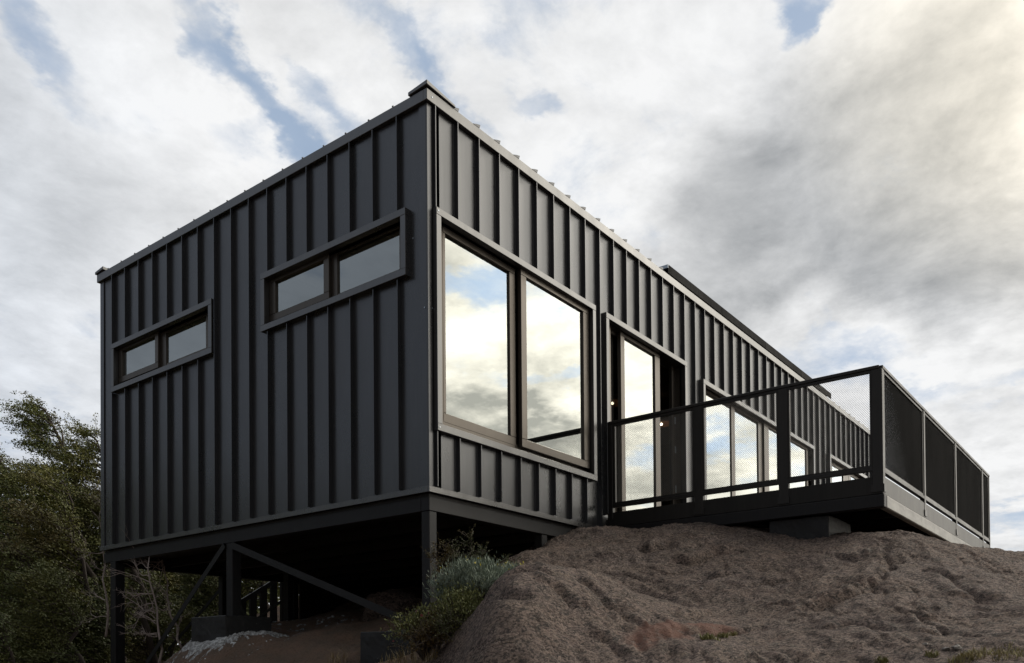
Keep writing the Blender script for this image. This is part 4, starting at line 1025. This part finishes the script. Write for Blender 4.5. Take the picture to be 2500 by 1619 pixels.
c = bpx(1108, 1392, 5.75); shrub('silver_shrub', (c.x, c.y, c.z), .30, .25, 11000, 3, 'silvery green shrub in front of the corner post', M['silver'], .038, .006, 90, .9, None, M['flower'], 60)
c = bpx(1190, 1352, 6.3); shrub('silver_shrub', (c.x, c.y, c.z), .14, .12, 1300, 4, 'small silvery green shrub tuft on top of the rock mound', M['silver'], .045, .006, 40, .9, None, M['flower'], 40)
c = bpx(1075, 1480, 5.5); shrub('dark_shrub', (c.x, c.y, c.z), .27, .30, 4500, 8, 'dark green prickly undergrowth between corner post and rock mound', M['leaf_dark'], .022, .010, 60, .4)
c = bpx(985, 1500, 5.5); shrub('dark_shrub', (c.x, c.y, c.z), .26, .24, 2600, 18, 'low dark prickly plant beside the corner footing', M['leaf_dark'], .022, .010, 50, .4, None, M['berry'], 20)
# arching spiny shrub
def spiny(base, ends, seed, label):
    rnd = np.random.default_rng(seed); r_ = random.Random(seed); t_ = empty('spiny_shrub', label, 'shrub', None, tuple(base)); mb = MB(); LP = []; LD = []
    for e_ in ends:
        e_ = e_ - Vector(base); path = []
        for i in range(9):
            f = i / 8; path.append(e_ * f + Vector((r_.gauss(0, .012), r_.gauss(0, .012), .10 * math.sin(math.pi * f) + r_.gauss(0, .01))))
        mb.tube(path, [.006 * (1 - i / 10) for i in range(9)], 4)
        for i in range(2, 9):
            for _ in range(5):
                d = Vector((r_.gauss(0, .6), r_.gauss(0, .6), r_.gauss(.3, .5))).normalized(); l = r_.uniform(.04, .12)
                mb.tube([path[i], path[i] + d * l], [.002, .001], 3); m_ = 16; f = rnd.random(m_)[:, None]
                LP.append(np.array(path[i])[None] + np.array(d)[None] * f * l + rnd.normal(0, .006, (m_, 3))); LD.append(np.tile(np.array(d), (m_, 1)))
    mb.build('stems', M['bark'], t_); V, F = leaves(np.concatenate(LP), np.concatenate(LD), .016, .007, rnd); np_mesh('foliage', V, F, M['spiny'], t_)
b0 = bpx(1090, 1400, 6.2)
spiny(b0, [bpx(x, y, d) for x, y, d in ((1020, 1262, 6.2), (1095, 1256, 6.3), (1060, 1300, 6.1), (1000, 1290, 6.2), (1130, 1300, 6.4), (1040, 1330, 6.0), (1020, 1310, 6.1), (1125, 1285, 6.4), (1045, 1285, 6.2), (1180, 1310, 6.4), (1075, 1320, 6.3), (1010, 1345, 6.0), (1035, 1350, 6.2))], 12, 'spiny shrub with arching orange tipped twigs rising beside the corner post')
b0 = bpx(1020, 1530, 5.3)
spiny(b0, [bpx(x, y, d) for x, y, d in ((950, 1470, 5.4), (970, 1440, 5.5), (1005, 1440, 5.4), (1050, 1450, 5.3), (930, 1500, 5.3), (985, 1480, 5.3), (1030, 1470, 5.2), (960, 1510, 5.2))], 14, 'sprawling thin twigged plant over the corner footing')

def grass(name, spots, seed, label, m, hgt, n):
    rnd = np.random.default_rng(seed); V = []; F = []; k = 0
    for (x, y, rad) in spots:
        for _ in range(n):
            a_, r__ = rnd.uniform(0, 6.28), rad * rnd.random() ** .6; px, py = x + math.cos(a_) * r__, y + math.sin(a_) * r__
            V.append((px, py, 0)); 
    B_ = np.array(V); B_[:, 2] = height(B_[:, 0], B_[:, 1]) - .01; n_ = len(B_)
    h = hgt * rnd.uniform(.45, 1.25, n_); az = rnd.uniform(0, 6.28, n_); ln = rnd.uniform(.1, .8, n_) * h
    dx, dy = np.cos(az), np.sin(az); w_ = .0022
    side_ = np.stack([-dy, dx, 0 * dx], -1) * w_
    mid = B_ + np.stack([dx * ln * .3, dy * ln * .3, h * .6], -1); tip_ = B_ + np.stack([dx * ln, dy * ln, h * .95], -1)
    Vv = np.stack([B_ - side_, B_ + side_, mid + side_ * .8, mid - side_ * .8, tip_ + side_ * .15, tip_ - side_ * .15], 1).reshape(-1, 3)
    q = np.arange(n_)[:, None] * 6; Ff = np.concatenate([q + np.array([[0, 1, 2, 3]]), q + np.array([[3, 2, 4, 5]])])
    o = np_mesh(name, Vv, Ff, m); tag(o, label, 'grass', None, 'stuff'); return o
def gp(x, y):
    """point of the ground seen at a photo position"""
    d = pdir(x, y); ts = np.linspace(2.0, 16, 1400); P_ = np.array(CAM)[None] + np.array(d)[None] * ts[:, None]
    hgt = height(P_[:, 0], P_[:, 1]); k = np.argmax(P_[:, 2] < hgt)
    return (float(P_[k, 0]), float(P_[k, 1])) if (P_[k, 2] < hgt[k]) else None
def spots(lst): return [(*g_, r__) for (x, y, r__) in lst for g_ in [gp(x, y)] if g_]
sp1 = spots([(1000, 1528, .10), (960, 1535, .12), (920, 1538, .12), (860, 1538, .10), (780, 1538, .10), (880, 1538, .1)])
if sp1: grass('dry_grass', sp1, 31, 'dry straw coloured grass at the foot of the rock mound', M['drygrass'], .09, 60)
sp2 = spots([(2260, 1525, .05), (2300, 1520, .08), (2350, 1520, .08), (2376, 1525, .08), (2230, 1536, .05), (1700, 1478, .03), (1680, 1480, .03), (1655, 1484, .04), (1640, 1487, .03), (2165, 1526, .03), (2050, 1538, .03)])
if sp2: grass('grass_tufts', sp2, 33, 'short yellow green grass growing in hollows of the rock', M['greengrass'], .030, 150)

# loose stones on the rock
def stone(x, y, r__, seed, label, m=None):
    g_ = gp(x, y)
    if not g_: return
    bm = bmesh.new(); bmesh.ops.create_icosphere(bm, subdivisions=3, radius=1)
    from mathutils import noise as mn
    for v in bm.verts:
        n = mn.noise(v.co * 1.3 + Vector((seed, 0, 0))); v.co *= 1 + n * .5; v.co.z *= .6; v.co = v.co * r__
    me = bpy.data.meshes.new('stone'); bm.to_mesh(me); bm.free(); me.materials.append(m or M['stone'])
    o = bpy.data.objects.new('stone', me); scene.collection.objects.link(o)
    o.location = (g_[0], g_[1], hz_(*g_) + r__ * .25); o.rotation_euler = (0, 0, seed); tag(o, label, 'stone', 'loose stones on the rock')
stone(2225, 1509, .020, 1, 'palest rounded stone in the gully near the right end of the rock')
stone(2200, 1512, .016, 2, 'brownish stone beside the pale stone in the right gully')
stone(2150, 1500, .014, 3, 'small stone at the upper end of the right gully')
stone(1655, 1243, .016, 4, 'white chip on the rock ridge below the deck')
stone(1630, 1370, .010, 5, 'small white flake in the middle of the rock face')

# boulder under the house by the corner footing
bm = bmesh.new(); bmesh.ops.create_icosphere(bm, subdivisions=5, radius=1)
from mathutils import noise as mn
for v in bm.verts:
    p_ = v.co.copy(); n = mn.fractal(p_ * 1.1 + Vector((4, 2, 1)), .8, 2.0, 4) * .28 + mn.fractal(p_ * 6, .7, 2.0, 4) * .035
    v.co = p_ * (1 + n); v.co = Vector((v.co.x * .36, v.co.y * .30, v.co.z * .25))
me = bpy.data.meshes.new('boulder'); bm.to_mesh(me); bm.free(); me.materials.append(M['ground'])
bo = bpy.data.objects.new('boulder', me); scene.collection.objects.link(bo)
g_ = bpx(915, 1440, 8.9); bo.location = (g_.x, g_.y, hz_(g_.x, g_.y) - .02); tag(bo, 'brown boulder in the shade under the house behind the corner footing', 'boulder')
